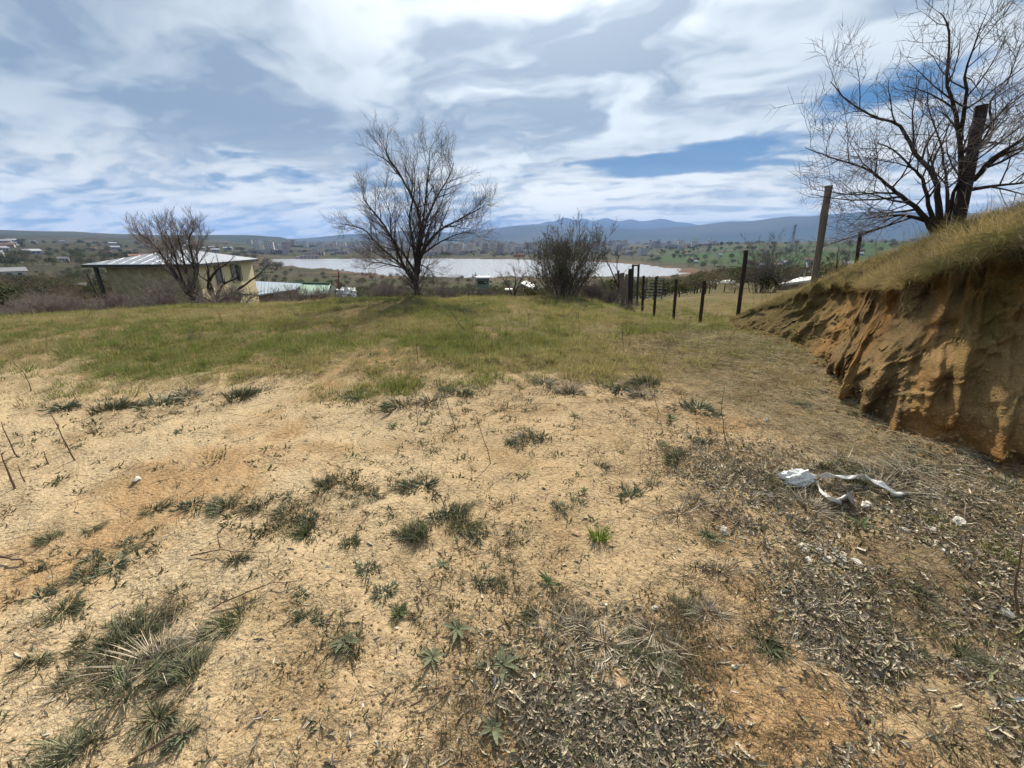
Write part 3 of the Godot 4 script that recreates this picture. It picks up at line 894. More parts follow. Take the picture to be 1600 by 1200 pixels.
	bare_tree("bare_tree", "tall bare tree with a dense twiggy crown before the cream house", Vector3(-11.949, -0.387, -15.500), [
		[[0.02, -0.09, 0.00, 0.1300], [0.09, 0.27, 0.09, 0.0758], [0.07, 0.62, 0.20, 0.0420]],
		[[-0.09, 0.56, 0.00, 0.0800], [-0.30, 0.92, -0.06, 0.0564], [-0.62, 1.41, -0.13, 0.0417], [-0.91, 2.05, -0.22, 0.0291], [-1.32, 2.49, -0.31, 0.0177], [-1.68, 2.71, -0.40, 0.0072]],
		[[0.01, 0.42, 0.00, 0.0600], [0.37, 1.24, 0.08, 0.0400], [0.51, 1.86, 0.17, 0.0275], [0.62, 2.47, 0.28, 0.0168], [0.99, 2.87, 0.40, 0.0072]],
		[[-0.16, 0.83, 0.00, 0.0500], [-0.06, 1.62, 0.21, 0.0296], [0.13, 2.36, 0.49, 0.0169], [0.28, 2.79, 0.80, 0.0060]],
		[[-0.23, 0.95, 0.00, 0.0500], [-0.63, 1.55, -0.19, 0.0296], [-1.23, 2.12, -0.43, 0.0169], [-1.88, 2.28, -0.70, 0.0060]],
		[[-0.00, 0.72, 0.00, 0.0450], [0.27, 1.51, 0.27, 0.0269], [0.51, 2.26, 0.61, 0.0156], [0.84, 2.70, 1.00, 0.0060]],
		[[0.06, 0.61, 0.00, 0.0450], [0.28, 1.39, -0.27, 0.0269], [0.17, 2.17, -0.61, 0.0156], [0.17, 2.62, -1.00, 0.0060]]], PL, M.bark)
	var PM := {"n": [5, 3], "start": [0.35, 0.3], "len": [0.75, 0.3], "rmax": [0.03, 0.008], "ang": 0.75, "lift": 0.1, "trop": 0.04, "wob": 0.22, "thin": 0.005}
	bare_tree("bare_tree", "low bare tree with thick crooked limbs before the house windows", Vector3(-10.418, -0.259, -14.500), [
		[[-0.01, -0.04, 0.00, 0.1000], [0.02, 0.35, 0.04, 0.0667], [-0.04, 0.68, 0.09, 0.0458], [0.12, 1.17, 0.14, 0.0281], [0.16, 1.52, 0.20, 0.0120]],
		[[0.05, 0.22, 0.00, 0.0700], [0.25, 0.62, -0.08, 0.0469], [0.43, 0.81, -0.17, 0.0325], [0.72, 0.93, -0.28, 0.0201], [0.83, 1.05, -0.40, 0.0090]],
		[[0.06, 0.04, 0.00, 0.0750], [0.53, 0.36, 0.07, 0.0538], [0.95, 0.56, 0.17, 0.0406], [1.46, 0.84, 0.27, 0.0293], [2.03, 1.18, 0.38, 0.0191], [2.43, 1.48, 0.50, 0.0096]],
		[[-0.01, 0.13, 0.00, 0.0500], [-0.46, 0.34, -0.08, 0.0302], [-0.77, 0.48, -0.18, 0.0178], [-1.14, 0.71, -0.30, 0.0072]],
		[[-0.01, 0.89, 0.00, 0.0500], [0.43, 1.25, 0.16, 0.0302], [0.94, 1.46, 0.37, 0.0178], [1.44, 1.72, 0.60, 0.0072]],
		[[0.12, 0.13, 0.00, 0.0500], [0.77, 0.40, 0.08, 0.0302], [1.33, 0.45, 0.18, 0.0178], [1.83, 0.42, 0.30, 0.0072]],
		[[0.01, 0.31, 0.00, 0.0500], [-0.14, 0.76, -0.21, 0.0302], [-0.64, 1.01, -0.49, 0.0178], [-1.02, 1.27, -0.80, 0.0072]]], PM, M.bark)
	# small dead tree beside the green bush
	var PS := {"n": [7, 4], "start": [0.3, 0.2], "len": [0.6, 0.28], "rmax": [0.012, 0.006], "ang": 0.7, "lift": 0.15, "trop": 0.03, "wob": 0.2, "thin": 0.0035}
	bare_tree("bare_tree", "thin bare sapling between the green bush and the fence gate", Vector3(3.756, -0.259, -14.500), [
		[[0.05, -0.09, 0.00, 0.0400], [-0.08, 0.57, 0.04, 0.0276], [-0.08, 1.21, 0.09, 0.0198], [-0.23, 1.72, 0.14, 0.0132], [-0.14, 2.08, 0.20, 0.0072]],
		[[-0.05, 0.09, 0.00, 0.0350], [-0.40, 0.73, -0.08, 0.0210], [-0.63, 1.24, -0.18, 0.0123], [-0.89, 1.50, -0.30, 0.0048]],
		[[-0.09, 0.99, 0.00, 0.0300], [-0.37, 1.51, 0.11, 0.0183], [-0.60, 1.86, 0.25, 0.0110], [-0.74, 2.17, 0.40, 0.0048]],
		[[-0.02, 0.24, 0.00, 0.0300], [-0.53, 0.56, -0.11, 0.0183], [-0.90, 0.76, -0.25, 0.0110], [-1.17, 0.86, -0.40, 0.0048]]], PS, M.bark)
	bare_tree("bare_tree", "small bare tree with upright twigs left of the green bush", Vector3(0.076, -0.465, -16.500), [
		[[0.00, -0.15, 0.00, 0.0400], [0.02, 0.48, 0.05, 0.0242], [0.07, 0.97, 0.12, 0.0144], [-0.00, 1.37, 0.20, 0.0060]],
		[[-0.00, 0.22, 0.00, 0.0300], [0.22, 0.80, 0.13, 0.0183], [0.36, 1.14, 0.31, 0.0110], [0.45, 1.29, 0.50, 0.0048]],
		[[-0.03, 0.30, 0.00, 0.0300], [-0.28, 0.71, -0.11, 0.0183], [-0.46, 0.97, -0.25, 0.0110], [-0.58, 1.18, -0.40, 0.0048]]], PS, M.bark)
	bare_tree("bare_tree", "slim bare tree behind the bank between the wooden post and big tree", Vector3(10.327, 0.441, -13.000), [
		[[0.05, -0.19, 0.00, 0.0500], [-0.22, 0.76, 0.05, 0.0296], [-0.49, 1.48, 0.12, 0.0169], [-0.64, 2.08, 0.20, 0.0060]],
		[[-0.13, 0.48, 0.00, 0.0300], [-0.64, 1.03, 0.17, 0.0145], [-1.02, 1.47, 0.40, 0.0048]],
		[[-0.18, 0.76, 0.00, 0.0300], [-0.00, 1.31, -0.17, 0.0145], [0.15, 1.77, -0.40, 0.0048]],
		[[0.33, -0.19, 0.00, 0.0300], [-0.02, 0.76, 0.13, 0.0152], [-0.24, 1.30, 0.30, 0.0060]]], PS, M.bark)
	# bushes
	var PG := {"n": [9, 6, 4], "start": [0.15, 0.15, 0.2], "len": [0.75, 0.4, 0.2], "rmax": [0.012, 0.006, 0.004], "ang": 0.6, "lift": 0.25, "trop": 0.05, "wob": 0.2, "thin": 0.0034, "r0": 0.024, "leaf": 0.04}
	bush("green_bush", "dense grey green bush budding into leaf beside the fence", Vector3(1.678, -0.164, -13.600), 2.7, 3.1, 44, PG, 10000, Color(0.17, 0.17, 0.10))
	var PB := {"n": [8, 5, 3], "start": [0.15, 0.15, 0.2], "len": [0.6, 0.32, 0.16], "rmax": [0.012, 0.006, 0.004], "ang": 0.7, "lift": 0.15, "trop": 0.03, "wob": 0.22, "thin": 0.005, "r0": 0.022, "leaf": 0.05}
	for q in [
		["dry_bush", "round dry bush behind the blue grey shed roof", Vector3(-17.856, -2.346, -34.000), 4.2, 3.4, 26, 4000, Color(0.10, 0.085, 0.06)],
		["dry_bush", "dark dry bush left of the lone fruit tree trunk", Vector3(-5.111, -0.579, -17.000), 2.6, 1.2, 18, 0, Color.WHITE],
		["dry_bush", "low twiggy bush right of the lone fruit tree trunk", Vector3(-2.714, -0.451, -16.000), 1.6, 1.0, 16, 0, Color.WHITE],
		["dry_bush", "pale twiggy brushwood pile under the bare sapling by the gate", Vector3(2.954, -0.132, -13.200), 2.0, 0.7, 20, 0, Color.WHITE],
		["dry_bush", "leafless thicket behind the tallest fence post", Vector3(13.123, -0.689, -22.000), 4.4, 3.9, 34, 0, Color.WHITE],
		["dry_bush", "leafless thicket behind the wooden post on the bank", Vector3(9.689, 0.495, -12.000), 1.6, 1.0, 16, 0, Color.WHITE],
		["dry_bush", "pale branching shrub against the left end of the house", Vector3(-14.285, -0.579, -17.000), 2.4, 1.9, 20, 0, Color.WHITE],
		["dry_bush", "low brown scrub on the crest left of the leaning pole", Vector3(-15.434, -0.213, -13.500), 3.0, 0.8, 24, 0, Color.WHITE],
		["dry_bush", "low twiggy scrub under the left end of the house", Vector3(-14.001, -0.347, -14.500), 3.0, 0.75, 24, 0, Color.WHITE],
		["dry_bush", "thin scrub on the crest below the house windows", Vector3(-9.248, -0.237, -14.000), 2.6, 0.6, 20, 0, Color.WHITE],
		["dry_bush", "thin scrub on the crest before the green shed", Vector3(-6.938, -0.303, -14.500), 2.4, 0.6, 18, 0, Color.WHITE],
		["dry_bush", "thin scrub on the crest before the grey booth", Vector3(-1.074, -0.281, -14.500), 2.2, 0.55, 18, 0, Color.WHITE],
		["dry_bush", "low brush between the sapling and the board fence", Vector3(2.701, -0.237, -14.000), 2.0, 0.9, 20, 0, Color.WHITE],
		["dry_bush", "brown scrub at the far left edge of the field", Vector3(-17.960, -0.414, -15.000), 4.2, 1.0, 26, 0, Color.WHITE],
		["dry_bush", "grey scrub between the far left edge and the leaning pole", Vector3(-17.427, -0.549, -16.000), 3.6, 1.1, 24, 0, Color.WHITE],
		["dry_bush", "small round leafy shrub in the open grass before the house", Vector3(-5.465, -0.114, -6.900), 0.42, 0.52, 9, 260, Color(0.14, 0.13, 0.07)],
	]:
		var pq := PB.duplicate()
		if q[3] < 0.6:
			pq = {"n": [6, 3], "start": [0.2, 0.2], "len": [0.14, 0.06], "rmax": [0.003, 0.002], "ang": 0.7, "lift": 0.2, "trop": 0.03, "wob": 0.2, "thin": 0.0012, "r0": 0.004, "leaf": 0.012}
		elif q[3] < 2.3: pq.merge({"thin": 0.0036, "len": [0.4, 0.22, 0.12]}, true)
		elif q[3] > 4.0: pq.merge({"len": [0.8, 0.4, 0.2]}, true)
		bush(q[0], q[1], q[2], q[3], q[4], q[5], pq, q[6], q[7])

# ---------------------------------------------------------------- small plants and litter that stand out
func stalk(label: String, at: Vector3, top: Vector3, r: float, twigs: int, called := "dry_stalk") -> void:
	var base := Vector3(at.x, near_h(at.x, at.z) if Vector2(at.x, at.z).length() < 11.0 else H(at.x, at.z), at.z)
	var o := thing(called, label, "stalk", base, 0.0, "dry stalks standing on the plot")
	var b := Builder.new()
	var rise := top - at
	var pts := PackedVector3Array()
	var rad := PackedFloat32Array()
	var bend := Vector3(rr(-0.06, 0.06), 0, rr(-0.06, 0.06)) * rise.length()
	for i in 7:
		var f := i / 6.0
		pts.append(rise * f + bend * sin(f * PI) + Vector3(rr(-1, 1), 0, rr(-1, 1)) * rise.length() * 0.012 - Vector3(0, 0.02 * (1 - f), 0))
		rad.append(r * (1.0 - 0.65 * f))
	b.tube(pts, rad, 5)
	part("stem", b, M.stalk, o)
	var tw := Builder.new()
	for i in twigs:
		var q := along(pts, rad, rr(0.35, 0.97))
		var w := wander(q[0], Vector3(rr(-1, 1), rr(0.4, 1.2), rr(-1, 1)), rise.length() * rr(0.08, 0.25), float(q[1]) * 0.6, 3, 0.2, 0.05)
		tw.tube(w[0], w[1], 3)
	if twigs: part("twigs", tw, M.stalk, o)

func rosette(label: String, at: Vector3, size: float, leaves: int, mat: Material, flat: float, called := "weed_rosette", wide := 0.22, cat := "plant") -> void:
	var o := thing(called, label, cat, Vector3(at.x, near_h(at.x, at.z), at.z), rr(0, TAU))
	var b := Builder.new()
	for i in leaves:
		var a := TAU * i / leaves + rr(-0.25, 0.25)
		var l := size * rr(0.4, 1.2)
		var d := Vector3(cos(a), flat * rr(0.2, 1.5), sin(a)).normalized()
		var side := Vector3(-sin(a), 0, cos(a))
		b.col = Color.WHITE * rr(0.7, 1.1)
		b.col.a = 1
		var prev := Vector3(0, 0.002, 0)
		var pw := l * 0.03
		for k in 4:
			var f := (k + 1) / 4.0
			var p := Vector3(d.x, 0, d.z) * l * f + Vector3(0, 0.004 + d.y * l * f - flat * l * 0.35 * f * f, 0)
			var w := l * wide * 0.5 * sin(minf(f * 0.9 + 0.1, 1.0) * PI * 0.97) + 0.0004
			var lift := Vector3(0, w * 0.35, 0)
			b.quad(prev, prev - side * pw + lift * 0.7, p - side * w + lift, p)
			b.quad(prev, p, p + side * w + lift, prev + side * pw + lift * 0.7)
			prev = p
			pw = w
	part("leaves", b, mat, o)

func grass_clump(label: String, at: Vector3, blades: int, spread: float, h0: float, h1: float, width: float, mat: Material, lean := 0.8) -> void:
	var o := thing("grass_clump", label, "grass", Vector3(at.x, near_h(at.x, at.z), at.z))
	var m := tuft_mesh(blades, spread, h0, h1, width, 0.6, lean)
	mesh_node("blades", m, mat, o)

func build_small_plants() -> void:
	rng.seed = 77
	for q in [
		["tall leaning brown stalk in the left foreground", Vector3(-3.397, 0.000, -2.809), Vector3(-3.472, 0.407, -2.839), 0.0060, 3],
		["thick dark stalk at the left picture edge", Vector3(-3.431, -0.000, -2.433), Vector3(-3.459, 0.256, -2.463), 0.0080, 3],
		["slim dark stalk behind the thick one at the left edge", Vector3(-3.903, 0.000, -2.870), Vector3(-3.949, 0.296, -2.900), 0.0060, 3],
		["short dark stalk left of the tall leaning stalk", Vector3(-3.569, 0.000, -2.780), Vector3(-3.604, 0.100, -2.810), 0.0060, 2],
		["short thin stalk right of the thick left stalk", Vector3(-3.446, 0.000, -2.512), Vector3(-3.484, 0.116, -2.542), 0.0050, 2],
		["short dark stalk on sand left of the grass clump", Vector3(-1.585, 0.000, -1.815), Vector3(-1.608, 0.077, -1.845), 0.0040, 3],
		["thin upright stalk beside the green seedlings", Vector3(-0.870, 0.000, -3.456), Vector3(-0.876, 0.323, -3.486), 0.0040, 3],
		["long crooked stalk leaning left in mid plot", Vector3(-0.479, 0.000, -3.308), Vector3(-0.635, 0.529, -3.338), 0.0040, 3],
		["leaning bare stalk in front of the long crooked one", Vector3(-0.154, 0.000, -2.695), Vector3(-0.261, 0.369, -2.725), 0.0040, 2],
		["thin crooked stalk beside the dark seedling on the right", Vector3(1.472, 0.000, -3.742), Vector3(1.395, 0.259, -3.772), 0.0040, 5],
		["very thin stalk in front of the right hand seedlings", Vector3(1.085, 0.000, -2.880), Vector3(1.061, 0.165, -2.910), 0.0030, 2],
		["thick dark bent stalk in the green field", Vector3(-0.750, 0.000, -7.144), Vector3(-1.076, 0.404, -7.174), 0.0120, 2],
		["slanting dark stalk in the green field left of middle", Vector3(-2.624, 0.000, -6.527), Vector3(-2.954, 0.331, -6.557), 0.0070, 2],
		["thin upright stalk in the field near the fence", Vector3(1.797, 0.000, -6.440), Vector3(1.755, 0.328, -6.470), 0.0060, 4],
		["upright stalk at the edge of grass and sand", Vector3(-1.242, 0.000, -5.210), Vector3(-1.240, 0.350, -5.240), 0.0050, 3],
		["tall thin stalk on the sand before the far straw mat", Vector3(1.825, 0.000, -3.146), Vector3(1.744, 0.498, -3.176), 0.0040, 3],
		["pale slanting stem in the grass before the house", Vector3(-4.286, 0.000, -6.527), Vector3(-4.464, 0.414, -6.557), 0.0060, 0],
		["dark upright stalk at the lower right picture edge", Vector3(2.247, 0.000, -1.367), Vector3(2.129, 0.409, -1.397), 0.0060, 6],
		["bent brown stalk in the field near the left clump", Vector3(-3.578, 0.000, -7.524), Vector3(-4.160, 0.493, -7.554), 0.0060, 2],
		["brown stalk standing on the left sand behind the cluster", Vector3(-5.442, 0.000, -4.348), Vector3(-5.475, 0.188, -4.378), 0.0060, 3],
		["brown stalk right of the left cluster on the sand", Vector3(-4.344, -0.000, -3.824), Vector3(-4.414, 0.182, -3.854), 0.0050, 4],
		["thin stalk in the field right of the fruit tree", Vector3(0.329, 0.000, -8.006), Vector3(0.275, 0.335, -8.036), 0.0060, 3],
		["thin stalk in the field below the green bush", Vector3(1.252, 0.000, -7.524), Vector3(1.203, 0.352, -7.554), 0.0060, 3],
	]:
		stalk(q[0], q[1], q[2], q[3], q[4])
	rosette("dark green leafy seedling, left of two near the plot middle", Vector3(-1.090, 0.000, -3.415), 0.075, 9, M.leaf_green, 0.9)
	rosette("dark green leafy seedling just right of a thin dry stalk", Vector3(-0.808, 0.000, -3.499), 0.070, 9, M.leaf_green, 0.8)
	rosette("flat dark green seedling alone on the bare orange sand", Vector3(0.619, 0.000, -3.678), 0.085, 8, M.leaf_green, 0.5)
	rosette("dark green seedling beside the thin crooked stalk on the right", Vector3(1.499, 0.000, -3.557), 0.080, 10, M.leaf_green, 0.9)
	rosette("yellow green seedling in front of the dark seedling on the right", Vector3(1.264, 0.000, -3.041), 0.070, 8, M.leaf_bright, 0.7)
	rosette("small green seedling behind the bright green grass tuft", Vector3(0.474, -0.000, -2.313), 0.055, 8, M.leaf_green, 0.6)
	rosette("small green seedling on bare sand at upper left of plot", Vector3(-2.947, 0.000, -3.269), 0.07, 8, M.leaf_green, 0.5)
	rosette("grey green rosette of narrow leaves, nearest the bottom edge", Vector3(-0.064, 0.000, -0.943), 0.062, 13, M.leaf_grey, 0.35)
	rosette("grey green rosette of broad leaves beside dead leaves near the bottom", Vector3(-0.035, 0.000, -1.147), 0.085, 14, M.leaf_grey, 0.35)
	rosette("grey green star shaped rosette left of the dry weed tangle", Vector3(-0.231, 0.000, -1.307), 0.085, 15, M.leaf_grey, 0.4)
	rosette("small grey rosette on clean sand below the star shaped one", Vector3(-0.316, 0.000, -1.186), 0.06, 12, M.leaf_grey, 0.4)
	rosette("small grey green rosette left of the bright tuft row", Vector3(-0.357, 0.000, -1.681), 0.055, 12, M.leaf_grey, 0.4)
	rosette("dark green rosette in front of the bright green tuft", Vector3(0.179, 0.000, -1.569), 0.075, 14, M.leaf_green, 0.45, "weed_rosette", 0.14)
	rosette("dark rosette with a dry stem at the left lower middle", Vector3(-0.695, 0.000, -1.254), 0.07, 12, M.leaf_grey, 0.4)
	rosette("dark green rosette left of the star shaped one", Vector3(-0.516, 0.000, -1.409), 0.07, 12, M.leaf_green, 0.4)
	rosette("small grey rosette at the end of the dry branch, lower left", Vector3(-1.119, 0.000, -0.931), 0.05, 10, M.leaf_grey, 0.4)
	rosette("small green weed at the edge of the leaf litter", Vector3(1.047, 0.000, -1.218), 0.06, 12, M.leaf_green, 0.4, "weed_rosette", 0.14)
	rosette("dark green weed under the white plastic band", Vector3(2.065, 0.000, -2.011), 0.085, 14, M.leaf_green, 0.5)
	rosette("dark green weed at the right end of the sand track", Vector3(1.104, 0.000, -1.939), 0.075, 12, M.leaf_green, 0.4)
	build_weed_clumps()
	grass_clump("bright green grass tuft in the middle of the sand", Vector3(0.484, 0.000, -1.876), 130, 0.04, 0.06, 0.12, 0.0042, M.leaf_lime)
	grass_clump("low green cushion of fine grass in the left foreground", Vector3(-1.200, 0.000, -1.389), 220, 0.085, 0.03, 0.07, 0.0026, M.leaf_green, 1.1)
	grass_clump("dark green grass clump, left end of the curved weed patch", Vector3(-0.547, -0.000, -1.917), 90, 0.06, 0.05, 0.10, 0.0034, M.leaf_green, 1.0)
	grass_clump("grey green grass clump, right end of the curved weed patch", Vector3(-0.284, 0.000, -2.011), 120, 0.11, 0.04, 0.09, 0.003, M.leaf_grey, 1.3)
	grass_clump("green grass clump in the dry patch left of centre", Vector3(-1.248, -0.000, -1.917), 110, 0.09, 0.05, 0.10, 0.003, M.leaf_green, 1.1)
	grass_clump("small green grass clump near the thin forked twig", Vector3(-0.884, 0.000, -1.820), 60, 0.05, 0.03, 0.07, 0.003, M.leaf_green, 1.0)
	grass_clump("yellow green grass clump at the foot of the bank", Vector3(2.547, -0.000, -1.730), 80, 0.06, 0.05, 0.11, 0.0035, M.leaf_bright, 1.0)
	grass_clump("grass clump among pale stones beside the bank foot", Vector3(2.538, 0.000, -2.011), 70, 0.07, 0.03, 0.08, 0.0035, M.leaf_bright, 1.1)
	grass_clump("tiny green grass clump at left of the sand slope", Vector3(-1.999, 0.000, -4.147), 60, 0.16, 0.04, 0.09, 0.004, M.leaf_green, 1.0)

# low weed clumps: 0 matted grass, 1 grey green leaves, 2 dry wiry stems over dark leaves
func weed_mesh(kind: int) -> ArrayMesh:
	var b := Builder.new()
	var comb := Vector3(rr(-1, 1), 0, rr(-1, 1)) * 0.8
	var tone := rr(0.7, 1.25)
	var lobes := rr(0, TAU)
	var shape := rr(0.015, 0.05)
	for i in int([330, 180, 260][kind] * rr(0.5, 1.2)):
		var w := rr(0, TAU)
		var q := pow(rng.randf(), 0.6) * (0.065 + shape * sin(w * 3.0 + lobes) + 0.02 * sin(w * 5.0))
		var root := Vector3(cos(w) * q, -0.004, sin(w) * q)
		var out := Vector3(cos(w), 0, sin(w)) * rr(0.2, 1.6)
		if kind == 0:
			b.col = Color(0.12, 0.135, 0.07).lerp(Color(0.33, 0.29, 0.19), pow(rng.randf(), 2.6)) * rr(0.7, 1.2)
			b.col *= tone
			b.col.a = 1
			blade(b, root, Vector3(0, rr(0.5, 1.2), 0) + out * 0.7 + comb, rr(0.03, 0.085), 0.0042, 0.9)
		elif kind == 1:
			b.col = Color(0.125, 0.145, 0.085).lerp(Color(0.22, 0.23, 0.15), rng.randf()) * rr(0.7, 1.2)
			b.col *= tone
			b.col.a = 1
			blade(b, root, Vector3(0, rr(0.4, 1.1), 0) + out, rr(0.025, 0.06), 0.0095, 0.8)
		else:
			var stem := rng.randf() < 0.35
			b.col = (Color(0.50, 0.43, 0.32) if stem else Color(0.19, 0.165, 0.12)) * rr(0.7, 1.2)
			b.col.a = 1
			blade(b, root, Vector3(0, rr(0.3, 1.0), 0) + out + comb * 0.4, rr(0.07, 0.16) if stem else rr(0.02, 0.06), 0.0026 if stem else 0.006, 0.5)
	return b.mesh()

func build_weed_clumps() -> void:
	var ms := []
	for i in 21:
		ms.append(weed_mesh(i / 7))
		ms[i].surface_set_material(0, M.leaf)
	var names := ["matted_weed", "leafy_weed", "wiry_weed"]
	var looks := ["low matted grey green grass clump", "low clump of grey green leaves", "dry wiry weed clump"]
	for q in [[-1.70, -1.37, 0.105, 0, 0], [-1.70, -1.26, 0.087, 0, 0], [-1.45, -1.20, 0.105, 2, 0], [-1.31, -1.15, 0.094, 0, 0], [-1.69, -1.15, 0.093, 0, 0], [-1.71, -1.10, 0.073, 2, 0], [-1.44, -1.10, 0.105, 0, 0], [-1.54, -1.10, 0.064, 0, 0], [-1.42, -1.23, 0.075, 2, 0], [-1.27, -1.16, 0.082, 0, 0], [-1.59, -1.33, 0.097, 0, 0], [-1.32, -1.30, 0.072, 2, 0], [-1.26, -1.33, 0.100, 0, 0], [-1.47, -0.88, 0.106, 0, 0], [-1.44, -0.91, 0.071, 2, 0], [-1.50, -0.86, 0.089, 0, 0], [-2.48, -2.01, 0.049, 0, 1], [-2.27, -1.78, 0.061, 1, 1], [-2.09, -1.84, 0.050, 0, 1], [-2.09, -1.71, 0.080, 1, 1], [-2.19, -1.64, 0.063, 0, 1], [-2.26, -1.52, 0.080, 1, 1], [-2.07, -1.45, 0.074, 0, 1], [-1.95, -1.20, 0.077, 1, 1], [-1.98, -1.19, 0.054, 0, 1], [-2.49, -1.71, 0.051, 1, 1], [-2.66, -1.93, 0.068, 0, 1], [-2.18, -1.90, 0.054, 1, 1], [-1.25, -0.98, 0.073, 0, 1], [-1.13, -0.94, 0.062, 1, 1], [-2.03, -2.20, 0.086, 1, 2], [-1.83, -2.20, 0.104, 0, 2], [-1.62, -2.20, 0.086, 0, 2], [-1.47, -2.30, 0.068, 1, 2], [-1.43, -2.13, 0.070, 0, 2], [-1.21, -1.94, 0.087, 0, 2], [-1.24, -2.07, 0.086, 1, 2], [-2.27, -2.20, 0.091, 0, 2], [-1.29, -2.45, 0.081, 0, 2], [-1.08, -2.37, 0.091, 1, 2], [-0.93, -2.30, 0.081, 0, 2], [-0.70, -2.41, 0.090, 0, 2], [-0.59, -2.39, 0.096, 1, 2], [-1.43, -1.72, 0.071, 0, 2], [-0.57, -1.96, 0.070, 0, 3], [-0.39, -2.10, 0.075, 1, 3], [-0.28, -1.98, 0.082, 0, 3], [-0.21, -1.90, 0.066, 1, 3], [-0.32, -2.13, 0.077, 0, 3], [-0.47, -2.07, 0.080, 1, 3], [-0.53, -1.90, 0.090, 0, 3], [-0.98, -1.49, 0.051, 1, 4], [-0.61, -1.52, 0.059, 1, 4], [-0.50, -1.40, 0.047, 0, 4], [-0.84, -1.35, 0.055, 1, 4], [-0.91, -1.37, 0.046, 1, 4], [-0.67, -1.24, 0.067, 0, 4], [-0.75, -1.32, 0.053, 1, 4], [-0.16, -1.58, 0.064, 1, 4], [-0.06, -1.59, 0.053, 0, 4], [-0.74, -1.66, 0.066, 1, 4], [-0.89, -1.85, 0.052, 1, 4], [-0.44, -1.37, 0.050, 0, 4], [-0.10, -1.13, 0.057, 1, 4], [0.18, -1.32, 0.082, 2, 5], [0.30, -1.30, 0.083, 2, 5], [0.09, -1.38, 0.073, 0, 5], [0.13, -1.26, 0.055, 2, 5], [0.35, -1.37, 0.073, 2, 5], [0.49, -1.30, 0.061, 0, 5], [0.61, -1.32, 0.078, 2, 5], [0.55, -1.23, 0.084, 2, 5], [0.46, -1.22, 0.071, 0, 5], [0.66, -1.23, 0.074, 2, 5], [0.87, -1.40, 0.055, 2, 5], [0.79, -1.42, 0.071, 0, 5], [0.92, -1.38, 0.057, 2, 5], [0.26, -1.38, 0.074, 2, 5], [0.60, -1.16, 0.065, 0, 5], [0.38, -1.26, 0.079, 2, 5], [0.30, -2.13, 0.066, 0, 6], [0.41, -2.20, 0.068, 1, 6], [0.11, -3.12, 0.093, 2, 6], [0.00, -3.04, 0.086, 0, 6], [0.24, -3.12, 0.088, 1, 6], [1.02, -2.10, 0.100, 2, 6], [1.10, -1.93, 0.084, 0, 6], [0.97, -2.43, 0.098, 1, 6], [1.19, -2.23, 0.085, 2, 6], [1.26, -2.80, 0.103, 0, 6], [1.59, -3.10, 0.092, 1, 6], [1.48, -2.72, 0.070, 2, 6], [0.66, -2.66, 0.079, 0, 6], [0.79, -2.33, 0.101, 1, 6], [2.45, -2.57, 0.111, 0, 7], [2.62, -2.61, 0.101, 2, 7], [2.67, -2.51, 0.118, 2, 7], [2.37, -2.66, 0.114, 0, 7], [2.77, -2.47, 0.127, 2, 7], [1.86, -2.31, 0.116, 2, 7], [1.78, -2.39, 0.106, 0, 7], [1.87, -2.20, 0.115, 2, 7], [1.78, -2.53, 0.115, 2, 7], [2.39, -2.39, 0.144, 0, 7], [2.49, -2.36, 0.149, 2, 7], [2.23, -2.60, 0.127, 2, 7], [2.95, -2.57, 0.095, 0, 7], [2.54, -2.75, 0.134, 2, 7], [2.85, -2.63, 0.131, 2, 7], [3.22, -3.48, 0.081, 0, 8], [3.08, -2.95, 0.065, 2, 8], [3.13, -2.70, 0.055, 0, 8], [3.20, -2.55, 0.074, 2, 8], [3.36, -4.09, 0.057, 0, 8], [3.66, -4.81, 0.079, 2, 8], [3.24, -2.33, 0.080, 0, 8], [3.91, -5.58, 0.067, 2, 8], [3.44, -5.27, 0.086, 0, 8], [3.02, -4.81, 0.059, 2, 8], [2.89, -3.79, 0.085, 0, 8], [2.77, -3.18, 0.069, 2, 8], [3.12, -2.85, 0.079, 0, 8], [1.04, -1.62, 0.079, 2, 8], [1.05, -1.26, 0.087, 0, 8], [1.12, -1.23, 0.087, 2, 8], [1.85, -1.16, 0.054, 0, 8], [1.89, -1.14, 0.053, 2, 8], [1.83, -1.20, 0.072, 0, 8], [1.98, -1.42, 0.054, 2, 8], [1.96, -1.52, 0.076, 0, 8], [1.45, -1.42, 0.071, 2, 8], [1.69, -1.52, 0.076, 0, 8], [1.61, -1.29, 0.068, 2, 8], [1.45, -4.61, 0.142, 2, 9], [1.26, -4.45, 0.196, 1, 9], [1.60, -4.61, 0.178, 0, 9], [1.45, -4.25, 0.121, 2, 9], [-0.72, -4.35, 0.128, 1, 9], [-0.56, -4.23, 0.171, 0, 9], [-0.87, -4.00, 0.143, 2, 9], [-1.65, -4.09, 0.153, 1, 9], [-2.92, -4.15, 0.183, 0, 9], [-3.53, -4.23, 0.148, 2, 9], [-3.70, -4.00, 0.194, 1, 9], [-4.01, -3.82, 0.178, 0, 9], [0.38, -4.61, 0.164, 2, 9], [-4.52, -3.82, 0.134, 1, 9], [-1.16, -3.82, 0.153, 0, 9], [0.65, -4.35, 0.181, 2, 9], [1.87, -3.82, 0.199, 1, 9]]:
		var o := MeshInstance3D.new()
		o.name = numbered(names[q[3]])
		o.mesh = ms[q[3] * 7 + rng.randi() % 7]
		add_child(o)
		o.position = Vector3(q[0], near_h(q[0], q[1]), q[1])
		o.rotation.y = rr(0, TAU)
		o.scale = Vector3(q[2] * rr(0.85, 1.3), q[2] * rr(0.6, 1.0), q[2] * rr(0.85, 1.2)) / 0.09
